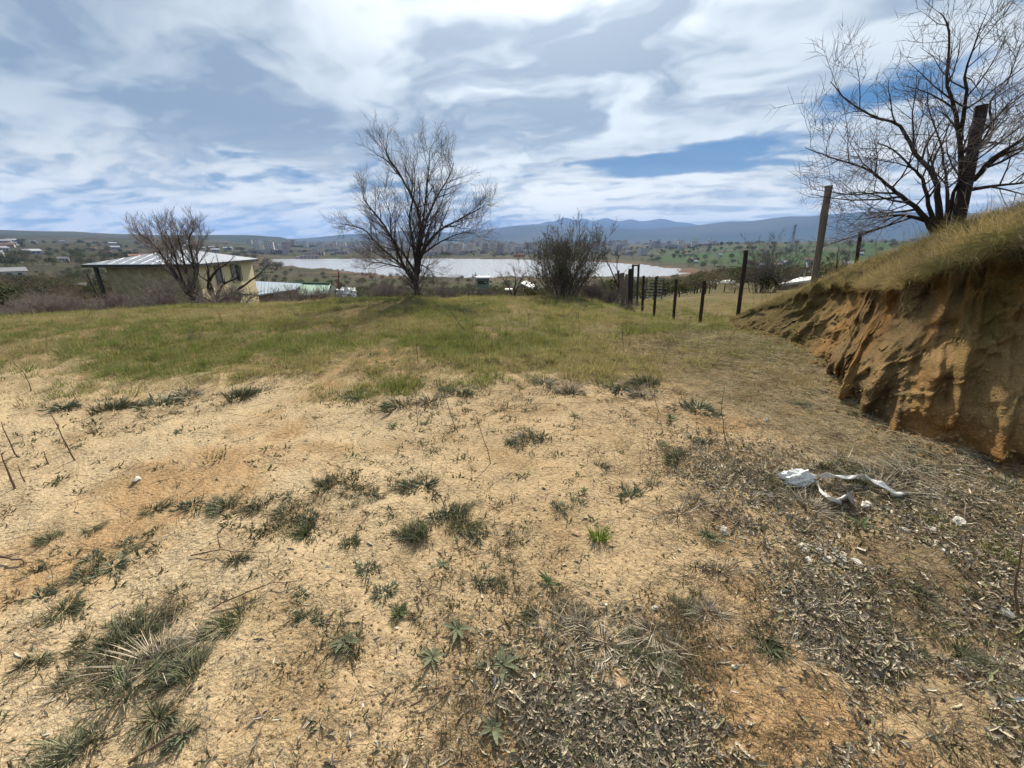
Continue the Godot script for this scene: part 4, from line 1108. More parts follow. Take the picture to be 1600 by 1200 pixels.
		tag(o, looks[q[3]] + " " + ["in the big patch at the lower left", "on the bare sand at the left", "in the chain left of the middle", "in the curved patch behind the star rosettes", "among the rosettes in front", "in the tangle at the bottom middle", "on the middle of the plot", "around the white plastic band", "beside the sand track on the right", "at the far edge of the sand"][q[4]], "weeds", "weed clumps on the sand")

func sheet(pts: Array, widths: Array, sides: Array, th := 0.0015) -> Builder:   # a crumpled band of plastic film with two faces
	var b := Builder.new()
	var N := pts.size()
	var rows := []
	for i in N:
		var row := []
		for k in 7:
			var f := k / 6.0 - 0.5
			var p: Vector3 = pts[i] + sides[i] * widths[i] * f
			p.y += 0.35 * widths[i] * (0.25 - f * f) + nz(i * 2.5, k * 16.0) * widths[i] * 0.30
			row.append(p)
		rows.append(row)
	for face in [1.0, -1.0]:
		for i in N - 1:
			for k in 6:
				var o := Vector3(0, th * face, 0)
				if face > 0: b.quad(rows[i][k] + o, rows[i + 1][k] + o, rows[i + 1][k + 1] + o, rows[i][k + 1] + o)
				else: b.quad(rows[i][k] + o, rows[i][k + 1] + o, rows[i + 1][k + 1] + o, rows[i + 1][k] + o)
	return b

func band(path: Array, width: float, n: int) -> Builder:
	var cv := Curve3D.new()
	for i in path.size():
		var t: Vector3 = (path[mini(i + 1, path.size() - 1)] - path[maxi(i - 1, 0)]) * 0.22
		cv.add_point(path[i], -t, t)
	var pts := []
	var ws := []
	var ss := []
	var L := cv.get_baked_length()
	for i in n + 1:
		var p := cv.sample_baked(L * i / n)
		var d := (cv.sample_baked(minf(L, L * i / n + 0.02)) - cv.sample_baked(maxf(0, L * i / n - 0.02))).normalized()
		pts.append(p)
		ws.append(width * (1.0 + nz(i * 4.0, 5.0) * 0.7))
		var s := d.cross(Vector3.UP).normalized()
		ss.append((s + Vector3(0, 0.75 + nz(i * 1.6, 40.0) * 1.6, 0)).normalized())
	return sheet(pts, ws, ss)

func crumple(b: Builder, at: Vector3, s: Vector3, amp: float, seed_: float, rings := 10, segs := 14) -> void:
	var idx := []
	for i in rings + 1:
		var row := []
		for k in segs:
			var th := PI * i / rings
			var ph := TAU * k / segs
			var d := Vector3(sin(th) * cos(ph), cos(th), sin(th) * sin(ph))
			var n := 1.0 + amp * (na.get_noise_3d(d.x * 45 + seed_, d.y * 45, d.z * 45) + 0.6 * na.get_noise_3d(d.x * 110 + seed_, d.y * 110, d.z * 110)) * 2.0
			row.append(at + d * n * s)
		idx.append(row)
	for i in rings:
		for k in segs:
			b.quad(idx[i][k], idx[i][(k + 1) % segs], idx[i + 1][(k + 1) % segs], idx[i + 1][k])

func on_ground(p: Vector3, up := 0.0) -> Vector3:
	return Vector3(p.x, near_h(p.x, p.z) + up, p.z)

func build_litter_things() -> void:
	rng.seed = 5
	var at := on_ground(Vector3(2.095, -0.000, -2.433))
	var o := thing("plastic_band", "long torn white plastic band lying in weeds near the bank", "plastic sheet", at)
	var path := []
	for p in [[Vector3(2.073, 0.000, -2.472), 0.05], [Vector3(2.167, 0.000, -2.472), 0.07], [Vector3(2.248, 0.000, -2.402), 0.08], [Vector3(2.366, 0.000, -2.402), 0.085], [Vector3(2.391, 0.000, -2.327), 0.07], [Vector3(2.426, 0.000, -2.264), 0.05], [Vector3(2.448, 0.000, -2.236), 0.035], [Vector3(2.561, 0.000, -2.271), 0.03]]:
		path.append(on_ground(p[0], p[1]) - at)
	part("band", band(path, 0.048, 60), M.plastic, o)
	var loop := []
	for p in [[Vector3(2.082, -0.000, -2.433), 0.05], [Vector3(2.036, -0.000, -2.313), 0.04], [Vector3(2.043, -0.000, -2.229), 0.03], [Vector3(2.079, 0.000, -2.196), 0.03]]:
		loop.append(on_ground(p[0], p[1]) - at)
	part("loop", band(loop, 0.045, 30), M.plastic, o)
	var flap := []
	for p in [[Vector3(2.062, 0.000, -2.216), 0.03], [Vector3(2.134, 0.000, -2.236), 0.05], [Vector3(2.171, 0.000, -2.209), 0.03]]:
		flap.append(on_ground(p[0], p[1]) - at)
	part("flap", band(flap, 0.12, 14), M.plastic, o)
	var cb := Builder.new()
	crumple(cb, on_ground(Vector3(1.974, 0.000, -2.464)) - at + Vector3(0, 0.045, 0), Vector3(0.11, 0.055, 0.05), 0.20, 12.0, 16, 24)
	part("crumpled_end", cb, M.plastic, o)
	# crumbled white plaster lying in the leaves
	for i in 16:
		var q := Vector3(1.680, 0.000, -1.767) + Vector3(rr(-0.5, 0.5) * 0.36 + 0.02, 0, rr(-0.5, 0.5) * 0.16)
		var b := Builder.new()
		crumple(b, Vector3.ZERO, Vector3(rr(0.012, 0.034), rr(0.002, 0.004), rr(0.010, 0.022)), 0.22, i * 31.0, 5, 9)
		var m := mesh_node("plaster_flake", b.mesh(), M.plaster)
		m.position = on_ground(q, 0.010)
		m.rotation = Vector3(rr(-0.3, 0.3), rr(0, TAU), rr(-0.3, 0.3))
		tag(m, "small white plaster flake in the leaf litter below the plastic band", "plaster", "plaster flakes below the plastic band")
	for q in [
		["white pebble alone on the sand left of the plastic band", Vector3(1.237, 0.000, -1.977), 0.030],
		["tiny white scrap on the bare sand far left", Vector3(-2.635, 0.000, -2.496), 0.030],
		["pale stone beside the yellow green clump at the bank foot", Vector3(2.639, 0.000, -2.017), 0.045],
		["small pale stone left of the bank foot clump", Vector3(2.400, 0.000, -1.939), 0.028],
		["small pale stone nearest the plastic band tail", Vector3(2.246, 0.000, -1.939), 0.026],
		["flat pale brick fragment just below the plastic band", Vector3(2.236, 0.000, -2.190), 0.042],
		["white scrap of film near the right edge in the leaves", Vector3(2.203, 0.000, -1.396), 0.030],
		["small white shell like scrap in the lower leaf litter", Vector3(1.410, 0.000, -1.127), 0.014],
		["small white scrap above the lower leaf heap", Vector3(0.875, 0.000, -1.157), 0.013],
		["small white scrap in the right hand leaf litter", Vector3(1.552, 0.000, -1.444), 0.014],
		["pale scrap in the dry weed tangle in front", Vector3(0.649, 0.000, -1.426), 0.016],
		["white stone at the end of the far straw mat", Vector3(2.361, 0.000, -3.484), 0.035],
	]:
		var b := Builder.new()
		crumple(b, Vector3.ZERO, Vector3(q[2], q[2] * 0.5, q[2] * 0.7), 0.2, q[2] * 9000, 7, 11)
		var m := mesh_node("pale_scrap", b.mesh(), M.plaster)
		m.position = on_ground(q[1], q[2] * 0.3)
		m.rotation.y = rr(0, TAU)
		tag(m, q[0], "stone" if "stone" in q[0] or "pebble" in q[0] or "brick" in q[0] else "scrap")
	# dry branches lying on the sand
	for q in [
		["long thin dry branch lying across the left foreground", Vector3(-1.241, 0.000, -0.858), Vector3(-1.104, 0.000, -0.941), 0.006],
		["thin branch lying towards the centre from the left", Vector3(-1.379, 0.000, -1.433), Vector3(-1.031, 0.000, -1.562), 0.004],
		["forked grey branch lying in front of the green rosettes", Vector3(-0.370, 0.000, -1.012), Vector3(-0.240, 0.000, -1.068), 0.004],
		["straight reddish twig lying beside the broad rosette", Vector3(0.029, 0.000, -1.061), Vector3(0.189, 0.000, -1.043), 0.003],
		["dark branch lying at the left edge of the sand", Vector3(-2.834, 0.000, -1.786), Vector3(-2.595, 0.000, -1.758), 0.010],
		["long dry twig lying below the left grass clump", Vector3(-1.714, 0.000, -1.767), Vector3(-1.287, -0.000, -1.739), 0.004],
		["thin pale twig arching over the right leaf litter", Vector3(1.299, 0.000, -1.205), Vector3(1.386, 0.000, -0.912), 0.003],
	]:
		var a: Vector3 = on_ground(q[1], 0.01)
		var o2 := thing("dry_branch", q[0], "branch", a)
		var b := Builder.new()
		var e: Vector3 = on_ground(q[2], 0.02)
		var pts := PackedVector3Array()
		var rad := PackedFloat32Array()
		for i in 8:
			var f := i / 7.0
			var p := a.lerp(e, f)
			p = on_ground(p, 0.012 + 0.02 * sin(f * PI)) + Vector3(rr(-0.008, 0.008), 0, rr(-0.008, 0.008))
			pts.append(p - a)
			rad.append(q[3] * (1.0 - 0.6 * f))
		b.tube(pts, rad, 5)
		part("stem", b, M.stalk, o2)
		var tb := Builder.new()
		for i in 4:
			var w := along(pts, rad, rr(0.3, 0.95))
			var k := wander(w[0], (w[2] as Vector3) + Vector3(rr(-0.8, 0.8), 0.15, rr(-0.8, 0.8)), 0.08 * rr(0.5, 1.3), float(w[1]) * 0.6, 3, 0.2, 0.0)
			tb.tube(k[0], k[1], 3)
		part("twigs", tb, M.stalk, o2)

# ---------------------------------------------------------------- fence, posts, poles
func post(called: String, label: String, at: Vector3, top: Vector3, w: float, mat: Material, group := "", square := true) -> Node3D:
	var o := thing(called, label, "post", at, 0.0, group)
	var b := Builder.new()
	var d := top - at
	var y := d.normalized()
	var bs := Basis(y.cross(Vector3.BACK).normalized(), y, Vector3.ZERO)
	bs.z = bs.x.cross(bs.y).normalized()
	if square:
		# chamfered section, slightly uneven
		var pts := PackedVector3Array()
		var rad := PackedFloat32Array()
		for i in 9:
			pts.append(d * (i / 8.0) - y * (0.25 if i == 0 else 0.0) + bs.x * rr(-0.05, 0.05) * w)
			rad.append(w * 0.62 * rr(0.95, 1.05))
		b.tube(pts, rad, 8, true)
	else:
		b.tube(PackedVector3Array([-y * 0.3, d * 0.5, d]), PackedFloat32Array([w * 0.5, w * 0.48, w * 0.42]), 10, true)
	part("shaft", b, mat, o)
	return o

func build_posts() -> void:
	rng.seed = 9
	post("fence_post", "tall leaning dark fence post nearest the clay bank", Vector3(4.697, -0.031, -8.500), Vector3(4.622, 1.445, -8.500), 0.065, M.dark_wood, "fence posts")
	post("fence_post", "dark fence post second from the clay bank", Vector3(4.392, -0.283, -9.500), Vector3(4.347, 0.781, -9.500), 0.065, M.dark_wood, "fence posts")
	post("fence_post", "dark fence post third from the clay bank", Vector3(4.355, -0.441, -11.000), Vector3(4.294, 0.685, -11.000), 0.065, M.dark_wood, "fence posts")
	post("fence_post", "dark fence post fourth from the clay bank", Vector3(4.327, -0.425, -12.500), Vector3(4.282, 0.633, -12.500), 0.065, M.dark_wood, "fence posts")
	post("fence_post", "thin dark fence post just right of the gate frame", Vector3(4.421, -0.366, -14.000), Vector3(4.369, 0.538, -14.000), 0.07, M.dark_wood, "fence posts")
	post("fence_post", "short thick dark post left of the gate frame", Vector3(4.203, -0.342, -14.800), Vector3(4.126, 0.715, -14.800), 0.10, M.dark_wood, "fence posts")
	var wp := [Vector3(4.697, -0.031, -8.500), Vector3(4.392, -0.283, -9.500), Vector3(4.355, -0.441, -11.000), Vector3(4.327, -0.425, -12.500), Vector3(4.421, -0.366, -14.000)]
	var wt := [Vector3(4.622, 1.445, -8.500), Vector3(4.347, 0.781, -9.500), Vector3(4.294, 0.685, -11.000), Vector3(4.282, 0.633, -12.500), Vector3(4.369, 0.538, -14.000)]
	for k in 4:
		var wire := Builder.new()
		var pts := PackedVector3Array()
		var rad := PackedFloat32Array()
		var f: float = [0.22, 0.45, 0.68, 0.9][k]
		for i in 4:
			for j in 5:
				var t := j / 5.0
				var a0: Vector3 = wp[i].lerp(wt[i], f * (0.72 if i == 0 else 1.0))
				var a1: Vector3 = wp[i + 1].lerp(wt[i + 1], f)
				pts.append(a0.lerp(a1, t) - Vector3(0.06, 0.05 * sin(t * PI), 0))
				rad.append(0.0022)
		wire.tube(pts, rad, 3)
		tag(mesh_node("fence_wire", wire.mesh(), M.rust), ["lowest slack wire strand between the dark fence posts", "second lowest slack wire strand between the dark fence posts", "second highest slack wire strand between the dark fence posts", "highest slack wire strand between the dark fence posts"][k], "wire", "wires of the post fence")
	var g := thing("gate_frame", "tall narrow dark metal gate frame at the fence corner", "gate", Vector3(4.438, -0.355, -14.900))
	var o0 := Vector3(4.438, -0.355, -14.900)
	for e in [[Vector3(4.323, -0.355, -14.900), Vector3(4.229, 0.860, -14.900)], [Vector3(4.507, -0.355, -14.900), Vector3(4.430, 0.860, -14.900)]]:
		var b := Builder.new()
		b.tube(PackedVector3Array([e[0] - o0 - Vector3(0, 0.2, 0), e[1] - o0]), PackedFloat32Array([0.04, 0.04]), 4, true)
		part("upright", b, M.dark_metal, g)
	var tb := Builder.new()
	tb.tube(PackedVector3Array([Vector3(4.223, 0.828, -14.900) - o0, Vector3(4.442, 0.828, -14.900) - o0]), PackedFloat32Array([0.03, 0.03]), 4, true)
	part("top_bar", tb, M.dark_metal, g)
	# corrugated sheets behind the gate, and old boards on its left
	var s := thing("slat_panel", "low slatted metal panel right of the gate frame", "fence", Vector3(6.106, -0.951, -19.000))
	var so := Vector3(6.106, -0.951, -19.000)
	var hgt: float = Vector3(5.996, 0.075, -19.000).y - so.y
	for j in 7:
		var b := Builder.new()
		b.box(Vector3(0.36, hgt * (0.16 + 0.13 * j), 0), Vector3(0.74, 0.022, 0.02))
		part("slat", b, M.sheet, s)
	for x in [-0.02, 0.74]:
		var b := Builder.new()
		b.box(Vector3(x, hgt * 0.5 - 0.15, 0), Vector3(0.04, hgt + 0.3, 0.04))
		part("upright", b, M.dark_metal, s)
	var bf := thing("board_fence", "weathered grey board fence left of the gate frame", "fence", Vector3(4.151, -0.565, -16.500))
	for j in 6:
		var b := Builder.new()
		var hb := 1.05 + rr(-0.12, 0.12)
		b.box(Vector3(j * 0.105, hb * 0.5 - 0.15, rr(-0.01, 0.01)), Vector3(0.092, hb + 0.3, 0.022), Basis(Vector3.BACK, rr(-0.03, 0.03)))
		part("board", b, M.grey_wood, bf)
	# posts on the bank
	post("wooden_post", "tall grey wooden post on the far end of the bank", Vector3(5.179, 0.883, -7.200), Vector3(5.046, 2.448, -7.200), 0.085, M.grey_wood)
	post("wooden_post", "thick dark post standing among the stems of the bank tree", Vector3(6.415, 1.826, -6.313), Vector3(6.377, 3.348, -6.492), 0.11, M.dark_wood)
	post("wooden_post", "short slanting dark stake behind the far bank", Vector3(7.701, 0.823, -9.500), Vector3(7.584, 1.810, -9.500), 0.06, M.dark_wood)
	# poles on the slope below
	for q in [["utility_pole", "rusty pole with short crossbar beside the green shed", Vector3(-20.179, -5.435, -48.000), Vector3(-19.640, -1.550, -48.000), 0.16, true], ["utility_pole", "thin dark pole between the rusty pole and the lone tree", Vector3(-20.403, -6.726, -62.000), Vector3(-20.002, -2.197, -62.000), 0.14, false],
			["utility_pole", "pale metal pole beside the grey booth, left of two", Vector3(-6.604, -8.014, -70.000), Vector3(-6.456, -3.300, -70.000), 0.12, false], ["utility_pole", "pale metal pole beside the grey booth, right of two", Vector3(-6.171, -8.014, -70.000), Vector3(-6.027, -3.095, -70.000), 0.12, false],
			["utility_pole", "concrete pole beyond the right end of the house", Vector3(-32.800, -5.786, -55.000), Vector3(-31.739, -0.420, -55.000), 0.2, false]]:
		var o := post(q[0], q[1], q[2], q[3], q[4], M.rust if q[5] else M.pole, "", false)
		if q[5]:
			var b := Builder.new()
			var hh: float = (q[3] - q[2]).y
			b.box(Vector3(0.25, hh - 0.55, 0.1), Vector3(1.1, 0.09, 0.09), Basis(Vector3.BACK, 0.06))
			part("crossbar", b, M.rust, o)
	var lp := post("leaning_pole", "thin pole leaning beside the left corner of the house", Vector3(-19.858, -1.147, -20.000), Vector3(-20.592, 0.135, -20.500), 0.09, M.dark_wood, "", false)
	# lattice pylon on the far slope
	var py := Vector3(488.217, -0.511, -756.071)
	py.y = H(py.x, py.z) - 1.0
	var pt := thing("lattice_pylon", "far lattice power pylon against the blue mountain", "pylon", py)
	var hp: float = Vector3(483.416, 29.818, -759.150).y - py.y
	var lb := Builder.new()
	var w0 := 6.0
	for sx in [-1, 1]:
		for sz in [-1, 1]:
			lb.tube(PackedVector3Array([Vector3(sx * w0, 0, sz * w0), Vector3(sx * 1.2, hp * 0.62, sz * 1.2), Vector3(sx * 0.5, hp, sz * 0.5)]), PackedFloat32Array([0.6, 0.5, 0.4]), 4)
	for i in 7:
		var f0 := i / 7.0
		var f1 := (i + 1) / 7.0
		var a0 := lerpf(w0, 1.2, minf(f0 / 0.62, 1.0))
		var a1 := lerpf(w0, 1.2, minf(f1 / 0.62, 1.0))
		for sg in [-1, 1]:
			lb.tube(PackedVector3Array([Vector3(-a0 * sg, hp * f0, a0), Vector3(a1 * sg, hp * f1, a1)]), PackedFloat32Array([0.3, 0.3]), 3)
	part("tower", lb, M.pole, pt)
	var ab := Builder.new()
	for f in [0.72, 0.84, 0.95]:
		ab.box(Vector3(0, hp * f, 0), Vector3(10 - 4 * absf(f - 0.8), 0.7, 0.7))
	part("crossarms", ab, M.pole, pt)

# ---------------------------------------------------------------- buildings
func wall_between(b: Builder, a: Vector3, c: Vector3, low: float, th := 0.12) -> void:   # a wall under the line a..c, down to low
	var d := (c - a) * Vector3(1, 0, 1)
	var x := d.normalized()
	var z := x.cross(Vector3.UP)
	var q := z * th
	var a0 := Vector3(a.x, low, a.z); var c0 := Vector3(c.x, low, c.z)
	b.quad(a0, c0, c, a)
	b.quad(c0 - q, a0 - q, a - q, c - q)

func roof_slab(b: Builder, p: Array, th: float) -> void:   # four corners in order
	var dn := Vector3(0, -th, 0)
	b.quad(p[0], p[1], p[2], p[3])
	b.quad(p[3] + dn, p[2] + dn, p[1] + dn, p[0] + dn)
	for i in 4:
		b.quad(p[i] + dn, p[(i + 1) % 4] + dn, p[(i + 1) % 4], p[i])

func ribs(rf: Node, mat: Material, p: Array, n: int, r: float) -> void:   # standing seams from edge 0-1 up to edge 3-2
	for i in n + 1:
		var f := float(i) / n
		var a: Vector3 = p[0].lerp(p[1], f) + Vector3(0, r * 0.5, 0)
		var c: Vector3 = p[3].lerp(p[2], f) + Vector3(0, r * 0.5, 0)
		var b := Builder.new()
		b.tube(PackedVector3Array([a, c]), PackedFloat32Array([r, r]), 4)
		part("seam", b, mat, rf)

func build_house() -> void:
	# local x runs along the front, z towards the viewer; the right side wall carries the windows
	var A := Vector3(-22.519, 0.458, -23.000)
	var g := H(-19.0, -24.5) - 0.5
	var o := thing("cream_house", "low cream house with white metal hip roof and two narrow side windows", "house", Vector3(A.x, g, A.z), deg_to_rad(8.0))
	var e := 0.46 - g      # eaves
	var w := Builder.new()
	w.box(Vector3(2.75, e * 0.5, -3.35), Vector3(4.5, e, 6.7))
	part("wall", w, M.cream, o)
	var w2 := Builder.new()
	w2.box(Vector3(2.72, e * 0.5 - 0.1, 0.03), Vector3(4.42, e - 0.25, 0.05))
	part("shaded_front", w2, M.shaded_olive, o).set_meta("label", "olive front wall under the eaves with shade painted into its colour")  # thin olive face over the cream wall, shade of the backlit front painted in
	var r := Builder.new()
	var c := [Vector3(-0.35, e, 0.45), Vector3(5.35, e, 0.45), Vector3(5.35, e, -7.1), Vector3(-0.35, e, -7.1)]
	var ra := Vector3(2.5, e + 0.66, -2.4)
	var rb := Vector3(2.5, e + 0.66, -4.3)
	r.tri(c[0], c[1], ra)
	r.quad(c[1], c[2], rb, ra)
	r.tri(c[2], c[3], rb)
	r.quad(c[3], c[0], ra, rb)
	var rf := part("roof", r, M.roof_metal, o)
	for i in 11:
		var sb := Builder.new()
		var f := (i + 0.5) / 11.0
		var p0: Vector3 = c[0].lerp(c[1], f)
		var k: float = (p0.x - c[0].x) / (ra.x - c[0].x) if p0.x < ra.x else (c[1].x - p0.x) / (c[1].x - ra.x)
		sb.tube(PackedVector3Array([p0 + Vector3(0, 0.008, 0), Vector3(p0.x, lerpf(e, ra.y, k) + 0.008, lerpf(0.45, ra.z, k))]), PackedFloat32Array([0.007, 0.007]), 4)
		part("seam", sb, M.roof_metal, rf)
	var fb2 := Builder.new()
	fb2.box(Vector3(2.5, e - 0.08, 0.41), Vector3(5.66, 0.14, 0.07))
	fb2.box(Vector3(-0.31, e - 0.08, -3.3), Vector3(0.07, 0.14, 7.3))
	fb2.box(Vector3(5.31, e - 0.08, -3.3), Vector3(0.07, 0.14, 7.3))
	part("fascia", fb2, M.dark_metal, o)
	var sf := Builder.new()
	sf.box(Vector3(2.5, e - 0.03, -3.3), Vector3(5.5, 0.03, 7.3))
	part("soffit", sf, M.dark_wood, o)
	var pb := Builder.new()
	pb.box(Vector3(0.06, e * 0.5 - 0.05, 0.1), Vector3(0.14, e - 0.1, 0.14))
	part("porch_post", pb, M.dark_metal, o)
	for q in [[-2.01, 0.55], [-3.99, 0.75]]:
		var z: float = q[0]
		var wb := Builder.new()
		wb.box(Vector3(5.012, e - 0.80, z), Vector3(0.06, 0.95, q[1]))
		var wn := part("window", wb, M.glass_dark, o)
		var fr := Builder.new()
		for sx in [-1, 1]:
			fr.box(Vector3(5.03, e - 0.80, z + sx * (q[1] * 0.5 + 0.03)), Vector3(0.10, 1.07, 0.06))
		fr.box(Vector3(5.03, e - 0.295, z), Vector3(0.10, 0.06, q[1]))
		fr.box(Vector3(5.035, e - 1.305, z), Vector3(0.15, 0.06, q[1] + 0.2))
		part("frame", fr, M.grey_wood, wn)
	var sh := Builder.new()
	sh.box(Vector3(5.13, e - 0.80, -4.49 - 0.15), Vector3(0.04, 0.98, 0.35), Basis(Vector3.UP, 0.4))
	part("shutter", sh, M.green_paint, o).set_meta("label", "open dark green shutter")

func build_sheds() -> void:
	# blue grey lean-to right of the house
	var p := [Vector3(-20.667, -2.430, -33.000), Vector3(-18.685, -2.253, -36.000), Vector3(-19.997, -2.144, -40.000), Vector3(-24.204, -1.819, -39.000)]
	var o := thing("lean_to_shed", "low shed with blue grey sloping metal roof beside the house", "shed", Vector3.ZERO)
	var b := Builder.new()
	roof_slab(b, p, 0.10)
	var rf := part("roof", b, M.roof_blue, o)
	ribs(rf, M.roof_blue, p, 14, 0.03)
	var w := Builder.new()
	var dn := Vector3(0, -0.101, 0)
	wall_between(w, p[0].lerp(p[3], 0.06) + dn, p[1].lerp(p[2], 0.06) + dn, -6.5)
	wall_between(w, p[1].lerp(p[0], 0.04).lerp(p[2], 0.06) + dn, p[2].lerp(p[3], 0.04).lerp(p[1], 0.06) + dn, -6.5)
	part("wall", w, M.grey_wood, o)
	# green gabled shed
	var eL := Vector3(-20.046, -2.983, -38.000)
	var eR := Vector3(-16.890, -2.983, -38.000)
	var rL := Vector3(-21.012, -2.329, -41.000)
	var rR := Vector3(-17.760, -2.329, -41.000)
	var bL := rL + (rL - eL) * Vector3(1, -1, 1)
	var bR := Vector3(-17.924, -3.121, -43.500)
	var s := thing("green_shed", "gabled shed with pale green sheet metal roof and board gable", "shed", Vector3.ZERO)
	b = Builder.new()
	roof_slab(b, [eL, eR, rR, rL], 0.07)
	var r2 := part("roof", b, M.roof_green, s)
	ribs(r2, M.roof_green, [eL, eR, rR, rL], 12, 0.03)
	b = Builder.new()
	roof_slab(b, [rL + Vector3(0, 0.004, -0.02), rR + Vector3(0, 0.004, -0.02), bR, bL], 0.07)
	part("back_roof", b, M.roof_green, s)
	b = Builder.new()
	b.tube(PackedVector3Array([Vector3(-23.329, -2.183, -41.400), rR + Vector3(0, 0.08, 0)]), PackedFloat32Array([0.10, 0.10]), 6, true)
	part("ridge_cap", b, M.green_paint, s)
	w = Builder.new()
	wall_between(w, eL + Vector3(0.1, -0.071, -0.2), eR + Vector3(-0.1, -0.071, -0.2), -8)
	part("wall", w, M.dark_wood, s)
	# gable made of upright boards
	var gN := 9
	for i in gN:
		var f0 := (i + 0.04) / gN
		var f1 := (i + 0.96) / gN
		var base0 := (eR + Vector3(-0.1, 0, -0.2)).lerp(bR + Vector3(-0.15, 0, 0), f0)
		var base1 := (eR + Vector3(-0.1, 0, -0.2)).lerp(bR + Vector3(-0.15, 0, 0), f1)
		var t0 := lerpf(eR.y, rR.y, f0 / 0.56) if f0 < 0.56 else lerpf(rR.y, bR.y, (f0 - 0.56) / 0.44)
		var t1 := lerpf(eR.y, rR.y, f1 / 0.56) if f1 < 0.56 else lerpf(rR.y, bR.y, (f1 - 0.56) / 0.44)
		var gb := Builder.new()
		wall_between(gb, Vector3(base0.x, t0 - 0.08, base0.z), Vector3(base1.x, t1 - 0.08, base1.z), -8, 0.03)
		part("board", gb, M.grey_green, s)
	# white heap right of it
	b = Builder.new()
	crumple(b, Vector3(-16.898, -3.275, -42.000) , Vector3(0.62, 0.42, 0.5), 0.4, 4.0, 14, 20)
	crumple(b, Vector3(-16.060, -3.275, -42.000), Vector3(0.32, 0.5, 0.4), 0.25, 44.0, 12, 16)
	crumple(b, Vector3(-16.480, -3.529, -42.000) - Vector3(0, 1.2, 0), Vector3(0.9, 1.3, 0.6), 0.2, 24.0, 12, 16)
	tag(mesh_node("covered_heap", b.mesh(), M.plastic), "heap covered with white plastic sheet beside the green shed", "heap")
	# grey green booth with a white flat roof
	var q0 := Vector3(-5.948, -4.019, -70.000)
	var q1 := Vector3(-3.824, -4.019, -70.000)
	var bo := thing("small_booth", "small grey green booth with white flat roof beyond the field", "shed", Vector3.ZERO)
	b = Builder.new()
	b.box((q0 + q1) * 0.5 + Vector3(0, -1.9, -1.1), Vector3(q1.x - q0.x - 0.1, 3.6, 2.0))
	part("wall", b, M.grey_green, bo)
	b = Builder.new()
	b.box((q0 + q1) * 0.5 + Vector3(0, 0.0, -1.1), Vector3(q1.x - q0.x + 0.3, 0.2, 2.5))
	part("roof", b, M.white_paint, bo)
	b = Builder.new()
	b.box((q0 + q1) * 0.5 + Vector3(0, -0.75, -0.085), Vector3((q1.x - q0.x) * 0.75, 0.55, 0.05))
	part("window", b, M.glass_dark, bo)
	# long dark low wall below the booth
	b = Builder.new()
	var l0 := Vector3(-2.675, -1.973, -30.000)
	b.box(l0 + Vector3(1.0, -0.7, 0), Vector3(2.6, 1.6, 0.2))
	var lw := thing("low_wall", "long low dark wall below the grey booth", "wall", Vector3.ZERO)
	part("wall", b, M.dark_wood, lw)
	b = Builder.new()
	b.box(l0 + Vector3(1.0, 0.13, 0), Vector3(2.7, 0.06, 0.3))
	part("coping", b, M.grey_wood, lw)
	# white box hive and gabled frame left of the bush
	var hv := thing("white_box", "small white lidded box at the field edge left of the bush", "box", Vector3(-0.131, -0.528, -17.000))
	b = Builder.new()
	b.box(Vector3(0, 0.10, 0), Vector3(0.24, 0.34, 0.3))
	part("body", b, M.grey_wood, hv)
	b = Builder.new()
	b.box(Vector3(0, 0.30, 0), Vector3(0.30, 0.06, 0.36))
	part("lid", b, M.white_paint, hv)
	var gf := thing("small_gabled_hut", "small grey gabled hut with pale roof edges left of the bush", "hut", Vector3.ZERO)
	var k0 := Vector3(0.294, -1.729, -32.000)
	var k1 := Vector3(0.683, -1.371, -32.000)
	var k2 := Vector3(1.567, -1.753, -32.000)
	b = Builder.new()
	roof_slab(b, [k0, k1, k1 + Vector3(0.4, 0, -2.5), k0 + Vector3(0.4, 0, -2.5)], 0.07)
	roof_slab(b, [k1 + Vector3(0.003, 0.003, 0), k2, k2 + Vector3(0.4, 0, -2.5), k1 + Vector3(0.403, 0.003, -2.5)], 0.07)
	part("roof", b, M.white_paint, gf)
	b = Builder.new()
	b.tri(k0 + Vector3(0.05, -0.08, -0.1), k1 + Vector3(0, -0.08, -0.1), k2 + Vector3(-0.05, -0.08, -0.1))
	wall_between(b, k0 + Vector3(0.05, -0.08, -0.1), k2 + Vector3(-0.05, -0.08, -0.1), -6.0)
	part("wall", b, M.grey_wood, gf)
	# white slab roof and dish below the bank
	var wr := thing("white_roofed_shed", "shed with long thin white roof behind the wooden post", "shed", Vector3.ZERO)
	var d0 := [Vector3(15.225, -0.682, -24.000), Vector3(17.779, -0.518, -25.000), Vector3(20.602, -0.389, -27.000), Vector3(19.109, -0.607, -28.000)]
	b = Builder.new()
	roof_slab(b, d0, 0.13)
	part("roof", b, M.white_paint, wr)
	b = Builder.new()
	wall_between(b, d0[0].lerp(d0[2], 0.05) - Vector3(0, 0.14, 0), d0[1].lerp(d0[3], 0.05) - Vector3(0, 0.14, 0), -4.0)
	wall_between(b, d0[1].lerp(d0[3], 0.05) - Vector3(0, 0.14, 0), d0[2].lerp(d0[0], 0.05) - Vector3(0, 0.14, 0), -4.0)
	part("wall", b, M.grey_wood, wr)
	var ds := thing("satellite_dish", "tilted white dish standing on the white shed roof", "dish", Vector3(18.002, -0.372, -26.000))
	b = Builder.new()
	b.tube(PackedVector3Array([Vector3(0, -0.1, 0), Vector3(0, 0.3, 0)]), PackedFloat32Array([0.03, 0.03]), 6)
	part("mast", b, M.pole, ds)
	b = Builder.new()
	var bs := Basis(Vector3.UP, 0.9) * Basis(Vector3.RIGHT, -0.5)
	var rings := []
